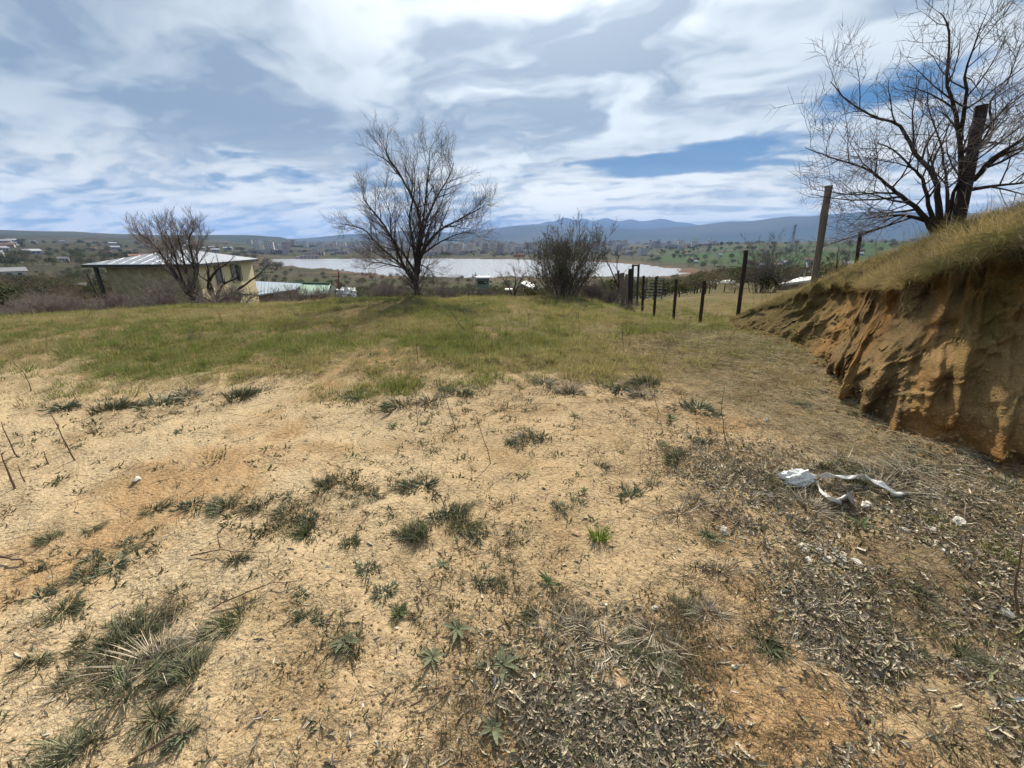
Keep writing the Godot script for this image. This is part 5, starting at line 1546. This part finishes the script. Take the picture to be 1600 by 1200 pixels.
	for i in 6:
		var row := []
		for k in 18:
			var rad := 0.36 * i / 5.0
			row.append(Vector3(0.05, 0.45, 0) + bs * Vector3(cos(TAU * k / 18) * rad, sin(TAU * k / 18) * rad * 1.1, rad * rad * 0.7))
		rings.append(row)
	for i in 5:
		for k in 18:
			b.quad(rings[i][k], rings[i][(k + 1) % 18], rings[i + 1][(k + 1) % 18], rings[i + 1][k])
	part("reflector", b, M.white_paint, ds)
	# hoop greenhouse beyond the fence
	var gh := thing("hoop_greenhouse", "collapsed white plastic greenhouse beyond the fence posts", "greenhouse", Vector3(29.733, -4.642, -60.000))
	b = Builder.new()
	var gp := []
	for i in 13:
		var row := []
		for k in 9:
			var th := PI * k / 8.0
			row.append(Vector3(-2.0 + i * 0.32, 1.15 * sin(th) * (1.0 + nz(i * 40.0, k * 40.0) * 0.45) - 0.2, -1.3 * cos(th)))
		gp.append(row)
	for i in 12:
		for k in 8:
			b.quad(gp[i][k], gp[i + 1][k], gp[i + 1][k + 1], gp[i][k + 1])
	part("film", b, M.plastic, gh)
	b = Builder.new()
	for i in 5:
		var pts := PackedVector3Array()
		var rad := PackedFloat32Array()
		for k in 9:
			pts.append(Vector3(-2.0 + i * 0.96, 1.2 * sin(PI * k / 8.0) - 0.2, -1.34 * cos(PI * k / 8.0)))
			rad.append(0.03)
		b.tube(pts, rad, 5)
	part("hoops", b, M.pole, gh)

# windowed block; one surface with vertex colours
func block_mesh(kind: int) -> ArrayMesh:
	var b := Builder.new()
	var wall: Color = [Color(0.55, 0.52, 0.48), Color(0.42, 0.33, 0.29), Color(0.66, 0.64, 0.60), Color(0.38, 0.34, 0.33), Color(0.54, 0.45, 0.37)][kind]
	b.col = wall
	b.box(Vector3(0, 0.5, 0), Vector3(1, 1, 1))
	b.box(Vector3(0.18, 1.05, 0), Vector3(0.25, 0.10, 0.3))
	if kind % 2:
		b.box(Vector3(-0.62, 0.36, 0.05), Vector3(0.26, 0.72, 0.85))
	b.col = Color(0.22, 0.20, 0.19)
	b.box(Vector3(0, 1.012, 0), Vector3(1.04, 0.024, 1.04))
	b.col = Color(0.10, 0.11, 0.13)
	var fl := 7 if kind < 3 else 5
	for f in fl:
		for k in 5:
			b.box(Vector3(-0.4 + k * 0.2, (f + 0.55) / fl * 0.97, 0.5), Vector3(0.10, 0.45 / fl, 0.02))
	return b.mesh()

func cottage_mesh(kind: int) -> ArrayMesh:
	var b := Builder.new()
	b.col = [Color(0.50, 0.48, 0.45), Color(0.42, 0.37, 0.31), Color(0.36, 0.34, 0.35)][kind]
	b.box(Vector3(0, 0.3, 0), Vector3(1, 0.6, 0.7))
	b.col = [Color(0.24, 0.24, 0.25), Color(0.22, 0.12, 0.085), Color(0.33, 0.34, 0.36)][kind]
	var y0 := 0.58
	var y1 := 0.88
	b.quad(Vector3(-0.56, y0, 0.42), Vector3(0.56, y0, 0.42), Vector3(0.56, y1, 0), Vector3(-0.56, y1, 0))
	b.quad(Vector3(0.56, y0, -0.42), Vector3(-0.56, y0, -0.42), Vector3(-0.56, y1, 0), Vector3(0.56, y1, 0))
	b.tri(Vector3(0.5, y0, 0.35), Vector3(0.5, y0, -0.35), Vector3(0.5, y1 - 0.03, 0))
	b.tri(Vector3(-0.5, y0, -0.35), Vector3(-0.5, y0, 0.35), Vector3(-0.5, y1 - 0.03, 0))
	b.col = Color(0.07, 0.07, 0.08)
	for k in 3:
		b.box(Vector3(-0.3 + k * 0.3, 0.34, 0.352), Vector3(0.13, 0.2, 0.02))
	return b.mesh()

func polar(azd: float, d: float) -> Vector3:
	var w := deg_to_rad(azd)
	return Vector3(d * sin(w), 0, -d * cos(w))

func place(m: Mesh, called: String, p: Vector3, s: Vector3, turn: float, label: String, cat: String, group: String) -> void:
	var o := MeshInstance3D.new()
	o.name = numbered(called)
	o.mesh = m
	add_child(o)
	o.position = Vector3(p.x, H(p.x, p.z) - 0.5, p.z)
	o.rotation.y = turn
	o.scale = s
	tag(o, label, cat, group)

func build_city() -> void:
	rng.seed = 1234
	var ms := []
	for k in 5:
		ms.append(block_mesh(k))
		ms[k].surface_set_material(0, M.vcol)
	var cs := []
	for k in 3:
		cs.append(cottage_mesh(k))
		cs[k].surface_set_material(0, M.vcol)
	var n := 0
	while n < 285:
		var a := rr(-32, 15) if rng.randf() < 0.9 else rr(15, 26)
		var d := 950.0 * pow(2.6, rng.randf())
		var dens := 0.35 + 0.65 * smoothstep(-0.2, 0.3, nz(a * 9.0, d * 0.02))
		if rng.randf() > dens: continue
		var p := polar(a, d)
		if lake_distance(Vector2(p.x, p.z)) < 60.0: continue
		n += 1
		var tall := rng.randf() < (0.55 if a > -20 else 0.25)
		var k := rng.randi() % 5
		var s := Vector3(rr(8, 17), rr(13, 26), 12) if tall else Vector3(rr(12, 32), rr(5, 10), 14)
		place(ms[k], "apartment_block", p, s, rr(-0.5, 0.5), ("tall " if tall else "low ") + ["cream", "red brown", "white", "dark grey", "tan"][k] + " apartment block beyond the lake, " + ("left of the lone tree" if a < -11.0 else ("between lone tree and bush" if a < 2.0 else "right of the bush")), "building", "city blocks beyond the lake")
	# a few that stand out
	place(ms[1], "apartment_block", polar(-25.2, 900), Vector3(34, 7, 12), 0.0, "long red roofed hall on the far shore left of the lone tree", "building", "city blocks beyond the lake")
	var og := Builder.new()
	og.col = Color(0.55, 0.24, 0.10)
	og.box(Vector3(0, 0.5, 0), Vector3(1, 1, 1))
	og.col = Color(0.35, 0.16, 0.08)
	og.box(Vector3(0, 1.02, 0), Vector3(1.05, 0.06, 1.1))
	og.col = Color(0.1, 0.08, 0.07)
	for k in 6: og.box(Vector3(-0.4 + k * 0.16, 0.5, 0.5), Vector3(0.08, 0.35, 0.02))
	var om := og.mesh()
	om.surface_set_material(0, M.vcol)
	place(om, "orange_hall", polar(0.9, 850), Vector3(22, 6.5, 12), 0.0, "low orange hall on the far lake shore beside the bush", "building", "")
	# village on the left slope
	n = 0
	while n < 60:
		var a := rr(-54, -33)
		var d := 520.0 * pow(3.2, rng.randf())
		var p := polar(a, d)
		n += 1
		var s := rr(7, 12)
		var ck := rng.randi() % 3
		place(cs[ck], "village_house", p, Vector3(s * rr(1.0, 1.5), s * 0.75, s), rr(-0.7, 0.7) + deg_to_rad(-a), "small " + ["white house with grey roof", "tan house with red roof", "grey house with pale roof"][ck] + " among trees on the left hillside", "house", "village houses on the left slope")
	for q in [[-47.6, 170.0, 6.0, 0, "white cottage with dark openings on the near left slope"], [-45.4, 170.0, 6.5, 2, "lilac grey cottage with dark windows right of the white cottage"], [-50.0, 330.0, 12.0, 0, "large white hall at the left picture edge"]]:
		place(cs[q[3]], "village_house", polar(q[0], q[1]), Vector3(q[2], q[2] * 0.5, q[2] * 0.7), deg_to_rad(-q[0]) + 0.15, q[4], "house", "village houses on the left slope")
	n = 0
	while n < 16:
		var a := rr(22, 40)
		var d := 320.0 * pow(3.0, rng.randf())
		n += 1
		var hk := rng.randi() % 3
		place(cs[hk], "village_house", polar(a, d), Vector3(rr(7, 11), 6, 8), rr(-0.6, 0.6), "small " + ["white house with grey roof", "tan house with red roof", "grey house with pale roof"][hk] + " on the slope beyond the fence", "house", "houses beyond the fence")

func clump_mesh(seed_: int, bare: bool, near: bool) -> ArrayMesh:
	# a far bush or tree: short twigs and leaf faces filling a crown about 1 m across
	var r := RandomNumberGenerator.new()
	r.seed = seed_
	var b := Builder.new()
	b.col = Color(0.55, 0.5, 0.5)
	b.tube(PackedVector3Array([Vector3(0, -0.2, 0), Vector3(0.02, 0.45, 0)]), PackedFloat32Array([0.03, 0.015]), 4)
	for i in ((260 if bare else 380) if not near else (1100 if bare else 1400)):
		var d := Vector3(r.randf_range(-1, 1), r.randf_range(-0.75, 1), r.randf_range(-1, 1))
		if d.length() > 1.0 or d.length() < 0.2: continue
		var p := Vector3(0, 0.55, 0) + d * Vector3(0.5, 0.5, 0.5) * (0.75 + 0.25 * nz(d.x * 120 + seed_, d.z * 120))
		var x := Vector3(r.randf_range(-1, 1), r.randf_range(-0.2, 1.2), r.randf_range(-1, 1)).normalized()
		var s := x.cross(Vector3(r.randf_range(-1, 1), r.randf_range(-1, 1), r.randf_range(-1, 1))).normalized()
		b.col = Color.WHITE * r.randf_range(0.6, 1.1)
		b.col.a = 1
		var l := (0.22 if bare else 0.11) * (0.6 if near else 1.0)
		var w := (0.007 if bare else 0.035) * (0.45 if near else 1.0)
		b.quad(p - x * l * 0.5, p + s * w, p + x * l * 0.5, p - s * w)
	return b.mesh()

func build_far_growth() -> void:
	rng.seed = 321
	for kk in 4:
		var xf := []
		var cols := PackedColorArray()
		var bare := kk % 2 == 0
		for i in 2300:
			var a := rr(-57, 57)
			var d := 24.0 * pow(60.0, rng.randf())
			var left := a < -28.0
			if kk < 2 and d < 260.0: d = rr(26.0, 220.0)
			if not left and d > 260 and d < 900 and rng.randf() < 0.6: continue
			var p := polar(a, d)
			if d > 230.0 and d < 1250.0 and lake_distance(Vector2(p.x, p.z)) < 12.0: continue
			if d < 60.0 and nz(p.x * 6, p.z * 6) < -0.05: continue
			if d < 45.0 and absf(a + 33.0) < 14.0: continue
			if d < 70.0 and a > 12.0 and a < 36.0 and rng.randf() < 0.8: continue
			p.y = H(p.x, p.z) - 0.1
			var s := rr(0.8, 2.2) if d < 120.0 else (rr(2.0, 5.0) if d < 500.0 else rr(5.0, 10.0))
			xf.append(Transform3D(Basis(Vector3.UP, rr(0, TAU)).scaled(Vector3(s * rr(0.9, 1.6), s, s * rr(0.9, 1.6))), p))
			var c := Color(0.14, 0.11, 0.09) if bare else Color(0.065, 0.072, 0.035)
			cols.append(c * rr(0.7, 1.3))
		multi("far_scrub", clump_mesh(11 + kk * 7, bare, kk < 2), M.grass, xf, cols, ["leafless scrub covering the slope below the plot", "dull green scrub covering the slope below the plot", "leafless trees scattered through the valley", "dull green trees scattered through the valley"][kk], "scrub")

# ---------------------------------------------------------------- sky
var ns := FastNoiseLite.new()
var HOLES := [[11.9, 17.4, 12.0, 4.0, -0.45, 0.0], [25.1, 20.1, 9.0, 4.0, -0.50, 0.0], [-34.3, 14.8, 22.0, 7.0, -0.55, 0.0], [23.3, 9.1, 6.5, 1.5, 1.20, 0.5], [16.4, 8.2, 5.0, 1.0, 0.90, 0.2], [12.6, 9.0, 4.0, 0.8, 0.35, 0.0], [-26.7, 7.8, 6.0, 0.8, 0.60, -1.2], [-29.8, 6.3, 5.0, 0.9, 0.50, 0.0], [-14.3, 6.4, 5.0, 0.9, 0.40, 0.0], [-46.1, 5.4, 7.0, 0.9, 0.45, 0.0], [38.3, 13.6, 5.0, 1.6, 0.50, 1.0], [43.7, 14.7, 5.0, 2.0, 0.45, 0.0], [0.0, 7.8, 4.0, 0.6, 0.35, 0.0], [-38.2, 4.1, 9.0, 0.8, 0.30, 0.0], [-27.0, 2.0, 10.0, 0.7, 0.20, 0.0], [33.8, 12.3, 3.0, 1.2, 0.40, 0.0]]
func sky_colour(az: float, el: float, sun: Vector3) -> Color:
	var ce := cos(el)
	var y := sin(el)
	var yy := maxf(y, 0.0)
	var k := 1.0 / (yy + 0.17)
	var low := smoothstep(0.22, 0.02, yy)
	var x := sin(az) * ce
	var z := -cos(az) * ce
	# the cloud sheet lies in a plane overhead; its streaks run from lower left to upper right
	var u := x * k * 0.94 + z * k * 0.34
	var v := z * k * 0.94 - x * k * 0.34
	var wx := ns.get_noise_2d(u * 0.7 + 3.1, v * 0.7) * 0.5
	var wz := ns.get_noise_2d(u * 0.7 + 40.0, v * 0.7 + 9.0) * 0.5
	var n := ns.get_noise_2d(u * 0.38 + wx + 20.0, v * 0.48 + wz)
	var t := ns.get_noise_2d(u * 0.72 + wx * 1.2 + 7.0, v * 1.05 + wz + 4.0)
	var wisp := ns.get_noise_2d(u * 1.3 + wx * 0.9 + 50.0, v * 3.8 + wz * 0.9)
	var puff := ns.get_noise_2d(u * 4.2 + wx * 2.0 + 90.0, v * 5.2 + wz * 2.0)
	var cover := n * 0.5 + 0.37 + t * 0.28 + wisp * 0.30 + puff * 0.14
	var shade := 0.0
	var ad := rad_to_deg(az)
	var ed := rad_to_deg(el)
	for q in HOLES:
		var dx: float = (ad - q[0]) / q[2]
		if dx > 2.2 or dx < -2.2: continue
		var dy: float = (ed - q[1] - dx * q[5]) / q[3]
		var e := dx * dx + dy * dy
		if e < 4.5:
			if q[4] > 0.0: cover -= q[4] * exp(-e) * 0.85
			else:
				cover -= q[4] * exp(-e)
				shade -= q[4] * 0.5 * exp(-e)
	var al := smoothstep(-0.26, 0.26, cover)
	var lit := clampf(smoothstep(-0.45, 0.60, t * 1.1 + wisp * 0.32 + puff * 0.10 + n * 0.35) - shade, 0, 1)
	var clear := Color(0.36, 0.43, 0.47).lerp(Color(0.045, 0.150, 0.315), clampf(pow(yy * 4.6, 0.6), 0, 1))
	var cl := Color(0.175, 0.238, 0.318).lerp(Color(0.415, 0.465, 0.505), lit)
	# seen edge-on low down the sheet is pale and banded
	var bn := smoothstep(-0.34, 0.30, wisp * 0.8 + t * 0.5 + puff * 0.25 + 0.08)
	cl = cl.lerp(Color(0.40, 0.455, 0.48).lerp(Color(0.86, 0.83, 0.73), bn), low * 0.9)
	var c := clear.lerp(cl, al)
	# bright thin edges and small sunlit puffs where the sheet breaks up
	var edge := smoothstep(0.0, 0.14, cover) * smoothstep(0.42, 0.14, cover)
	c = c.lerp(Color(0.56, 0.59, 0.60), edge * (0.15 + 0.4 * smoothstep(-0.1, 0.3, puff)))
	var g := acos(clampf(x * sun.x + y * sun.y + z * sun.z, -1, 1))
	var gl := (2.0 * exp(-g / 0.10) + 1.7 * exp(-g / 0.21)) * (0.4 + 0.6 * al) * (0.5 + 0.8 * lit)
	return Color(c.r + gl, c.g + gl * 0.99, c.b + gl * 0.95)

func sky_image(sun: Vector3) -> Image:
	ns.noise_type = FastNoiseLite.TYPE_SIMPLEX_SMOOTH
	ns.seed = 71
	ns.frequency = 1.0
	ns.fractal_octaves = 5
	ns.fractal_gain = 0.5
	# the whole sky coarsely, then the part towards the lake in finer steps
	var small := Image.create(1024, 512, false, Image.FORMAT_RGBF)
	small.fill(Color(0.34, 0.33, 0.30))
	for j in 258:
		var el := (0.5 - (j + 0.5) / 512.0) * PI
		for i in 1024:
			small.set_pixel(i, j, sky_colour(wrapf((i + 0.5) / 1024.0 * TAU, -PI, PI), el, sun))
	small.resize(4096, 2048, Image.INTERPOLATE_BILINEAR)
	for j in range(700, 1026):
		var el := (0.5 - (j + 0.5) / 2048.0) * PI
		for i in range(-768, 768):
			small.set_pixel(posmod(i, 4096), j, sky_colour((i + 0.5) / 4096.0 * TAU, el, sun))
	return small

# ---------------------------------------------------------------- materials
func build_materials() -> void:
	var grain := noise_tex(0.022, 3, Color(0.68, 0.65, 0.62), Color(0.88, 0.87, 0.86), Color(1, 1, 1), 1024, 6)
	var fine := noise_tex(0.09, 8, Color(0.72, 0.70, 0.68), Color(0.92, 0.91, 0.90), Color(1, 1, 1), 512, 4)
	var bump := noise_tex(0.03, 5, Color.BLACK, Color(0.5, 0.5, 0.5), Color.WHITE, 1024, 6)
	var broad := noise_tex(0.012, 15, Color(0.72, 0.70, 0.68), Color(0.92, 0.92, 0.92), Color(1, 1, 1), 512, 5)
	M.ground = grainy(std(lin(1, 1, 1), 0.95, true, 0.15), grain, 1.1, bump, 1.1, fine, 2.7)
	M.clay = grainy(std(lin(1, 1, 1), 0.95, true, 0.12), grain, 1.7, bump, 2.2, fine, 3.1)
	M.clod = grainy(std(lin(1, 1, 1), 0.95, true, 0.12), grain, 5.0)
	M.far = std(lin(1, 1, 1), 1.0, true, 0.1)
	M.vcol = std(lin(1, 1, 1), 0.85, true, 0.3)
	M.grass = std(lin(1, 1, 1), 0.8, true, 0.25)
	M.grass.cull_mode = BaseMaterial3D.CULL_DISABLED
	M.grass.backlight_enabled = true
	M.grass.backlight = lin(0.75, 0.75, 0.45)
	M.leaf = std(lin(1, 1, 1), 0.75, true, 0.3)
	M.leaf.cull_mode = BaseMaterial3D.CULL_DISABLED
	for q in [["leaf_green", 0.085, 0.125, 0.045], ["leaf_bright", 0.17, 0.20, 0.05], ["leaf_lime", 0.18, 0.26, 0.05], ["leaf_grey", 0.17, 0.19, 0.11]]:
		var m := std(lin(q[1], q[2], q[3]), 0.65, true, 0.35)
		m.cull_mode = BaseMaterial3D.CULL_DISABLED
		m.backlight_enabled = true
		m.backlight = lin(0.6, 0.65, 0.25)
		M[q[0]] = m
	M.bark = grainy(std(lin(0.10, 0.085, 0.075), 0.9, false, 0.2), grain, 2.5, bump, 1.5, fine, 6.0)
	M.twig = std(lin(0.155, 0.13, 0.12), 0.8, false, 0.25)
	M.crown = std(lin(1, 1, 1), 0.8, true, 0.25)
	M.crown.cull_mode = BaseMaterial3D.CULL_DISABLED
	M.stalk = std(lin(0.15, 0.10, 0.07), 0.85, false, 0.2)
	M.dark_wood = grainy(std(lin(0.075, 0.06, 0.055), 0.85, false, 0.25), grain, 3.0, bump, 0.8, fine, 7.0)
	M.grey_wood = grainy(std(lin(0.30, 0.27, 0.24), 0.85, false, 0.25), grain, 3.0, bump, 0.8, fine, 7.0)
	M.dark_metal = grainy(std(lin(0.06, 0.06, 0.065), 0.55, false, 0.4), grain, 2.0)
	M.sheet = grainy(std(lin(0.22, 0.25, 0.28), 0.5, false, 0.4), broad, 1.0)
	M.pole = grainy(std(lin(0.33, 0.34, 0.36), 0.7, false, 0.3), broad, 1.0)
	M.rust = grainy(std(lin(0.22, 0.11, 0.07), 0.85, false, 0.2), grain, 2.0)
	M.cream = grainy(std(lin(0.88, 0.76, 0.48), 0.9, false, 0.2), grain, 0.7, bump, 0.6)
	M.shaded_olive = grainy(std(lin(0.50, 0.46, 0.28), 0.9, false, 0.2), grain, 0.6, bump, 0.6, broad, 0.4)  # olive tinted wall colour, darkened to carry the shade of the house front
	M.roof_metal = grainy(std(lin(0.52, 0.53, 0.55), 0.34, false, 0.6), broad, 0.6)
	M.roof_metal.metallic = 0.75
	M.roof_blue = grainy(std(lin(0.30, 0.37, 0.43), 0.5, false, 0.4), broad, 0.6)
	M.roof_green = grainy(std(lin(0.30, 0.46, 0.36), 0.5, false, 0.4), broad, 0.6)
	M.green_paint = grainy(std(lin(0.045, 0.11, 0.07), 0.6, false, 0.35), broad, 1.0)
	M.grey_green = grainy(std(lin(0.20, 0.26, 0.23), 0.7, false, 0.3), grain, 1.0)
	M.white_paint = grainy(std(lin(0.78, 0.78, 0.76), 0.6, false, 0.35), broad, 0.8)
	M.glass_dark = std(lin(0.03, 0.035, 0.04), 0.12, false, 0.5)
	M.plastic = grainy(std(lin(0.86, 0.86, 0.83), 0.4, false, 0.45), broad, 5.0)
	M.plastic.cull_mode = BaseMaterial3D.CULL_DISABLED
	M.plastic.backlight_enabled = true
	M.plastic.backlight = lin(0.25, 0.25, 0.25)
	M.plaster = grainy(std(lin(0.60, 0.57, 0.51), 0.9, false, 0.2), grain, 6.0)
	M.water = std(lin(0.34, 0.34, 0.335), 0.16, false, 0.5)
	M.water.uv1_triplanar = true
	M.water.uv1_world_triplanar = true
	M.water.uv1_scale = Vector3.ONE * 0.09
	M.water.heightmap_enabled = true
	M.water.heightmap_texture = bump
	M.water.heightmap_scale = 8.0

# ---------------------------------------------------------------- scene
func _ready() -> void:
	# camera, sky, sun, exposure
	var cam := Camera3D.new()
	cam.name = "camera"
	cam.fov = 86.305
	cam.near = 0.05
	cam.far = 40000.0
	add_child(cam)
	cam.position = EYE
	cam.rotation_degrees = Vector3(-19.130, 0, 0)
	cam.current = true
	var toward := polar(6.0, 1.0)
	toward = (toward * cos(deg_to_rad(42.0)) + Vector3.UP * sin(deg_to_rad(42.0))).normalized()
	var sun := DirectionalLight3D.new()
	sun.name = "sun"
	add_child(sun)
	sun.look_at_from_position(toward * 50.0, Vector3.ZERO)
	sun.light_energy = 1.6
	sun.light_color = Color(1.0, 0.96, 0.89)
	sun.light_angular_distance = 1.2
	sun.shadow_enabled = true
	sun.sky_mode = DirectionalLight3D.SKY_MODE_LIGHT_ONLY
	var env := Environment.new()
	env.background_mode = Environment.BG_SKY
	var pano := PanoramaSkyMaterial.new()
	pano.panorama = ImageTexture.create_from_image(sky_image(toward))
	env.sky = Sky.new()
	env.sky.sky_material = pano
	env.tonemap_mode = Environment.TONE_MAPPER_LINEAR
	env.tonemap_exposure = 1.6
	env.sdfgi_enabled = true
	env.ssao_enabled = true
	env.ssil_enabled = true
	env.fog_enabled = true
	env.fog_density = 0.000085
	env.fog_light_color = Color(0.56, 0.74, 1.0)
	var we := WorldEnvironment.new()
	we.name = "environment"
	we.environment = env
	add_child(we)
	print("sky ", Time.get_ticks_msec())

	for q in [[na, 11, 1], [nb, 23, 4], [nr, 31, 3]]:
		q[0].noise_type = FastNoiseLite.TYPE_SIMPLEX_SMOOTH
		q[0].seed = q[1]
		q[0].frequency = 0.03
		q[0].fractal_octaves = q[2]
	rng.seed = 2024
	build_materials()
	build_ground()
	print("ground ", Time.get_ticks_msec())
	var wb := Builder.new()
	wb.quad(Vector3(-700, LAKE_LEVEL, -330), Vector3(420, LAKE_LEVEL, -330), Vector3(420, LAKE_LEVEL, -900), Vector3(-700, LAKE_LEVEL, -900))
	tag(mesh_node("lake_water", wb.mesh(), M.water), "pale grey lake filling the valley floor", "lake", "", "structure")
	ridge("hills", "dark wooded ridge on the left horizon behind the village", [[-70, 95], [-50, 68], [-46, 60], [-42, 52], [-36, 48], [-31, 50], [-28.5, 40], [-26, 6], [-24, -10]], 1900, 3600, -12, 0.02, Color(0.05, 0.055, 0.04), Color(0.075, 0.07, 0.05), 3.0)
	ridge("hills", "long blue ridge beyond the city behind the lone tree", [[-34, 20], [-27, 45], [-20, 120], [-13, 175], [-8, 165], [-4, 215], [2, 270], [6, 260], [12, 225], [17, 205], [22, 215], [27, 260], [33, 330], [39, 375], [46, 350], [60, 330], [72, 280]], 4200, 7200, -20, 0.006, Color(0.05, 0.06, 0.05), Color(0.08, 0.08, 0.065), 9.0)
	ridge("hills", "highest pale blue mountains on the horizon right of the bush", [[-12, 200], [0, 340], [3, 470], [5, 545], [7, 650], [8, 590], [9.2, 615], [10.5, 545], [12, 600], [13.5, 530], [15, 570], [16.5, 505], [18.5, 525], [21, 440], [25, 340], [30, 300], [44, 300]], 8200, 11500, 0, 0.006, Color(0.06, 0.065, 0.06), Color(0.09, 0.09, 0.08), 21.0)
	ridge("hills", "small pointed hill rising out of the city", [[-7.5, -15], [-5.6, 4], [-4.9, 26], [-4.2, 30], [-3.4, 12], [-1.5, 6], [1.5, -15]], 2500, 3000, -18, 0.03, Color(0.05, 0.05, 0.04), Color(0.07, 0.065, 0.05), 33.0)
	build_bank()
	print("bank ", Time.get_ticks_msec())
	build_house()
	build_sheds()
	build_trees()
	print("trees ", Time.get_ticks_msec())
	build_posts()
	build_city()
	build_far_growth()
	print("city ", Time.get_ticks_msec())
	build_small_plants()
	build_litter_things()
	rng.seed = 808
	build_field_grass()
	build_field_stalks()
	print("field ", Time.get_ticks_msec())
	build_litter()
	build_bank_grass()
	print("done ", Time.get_ticks_msec())
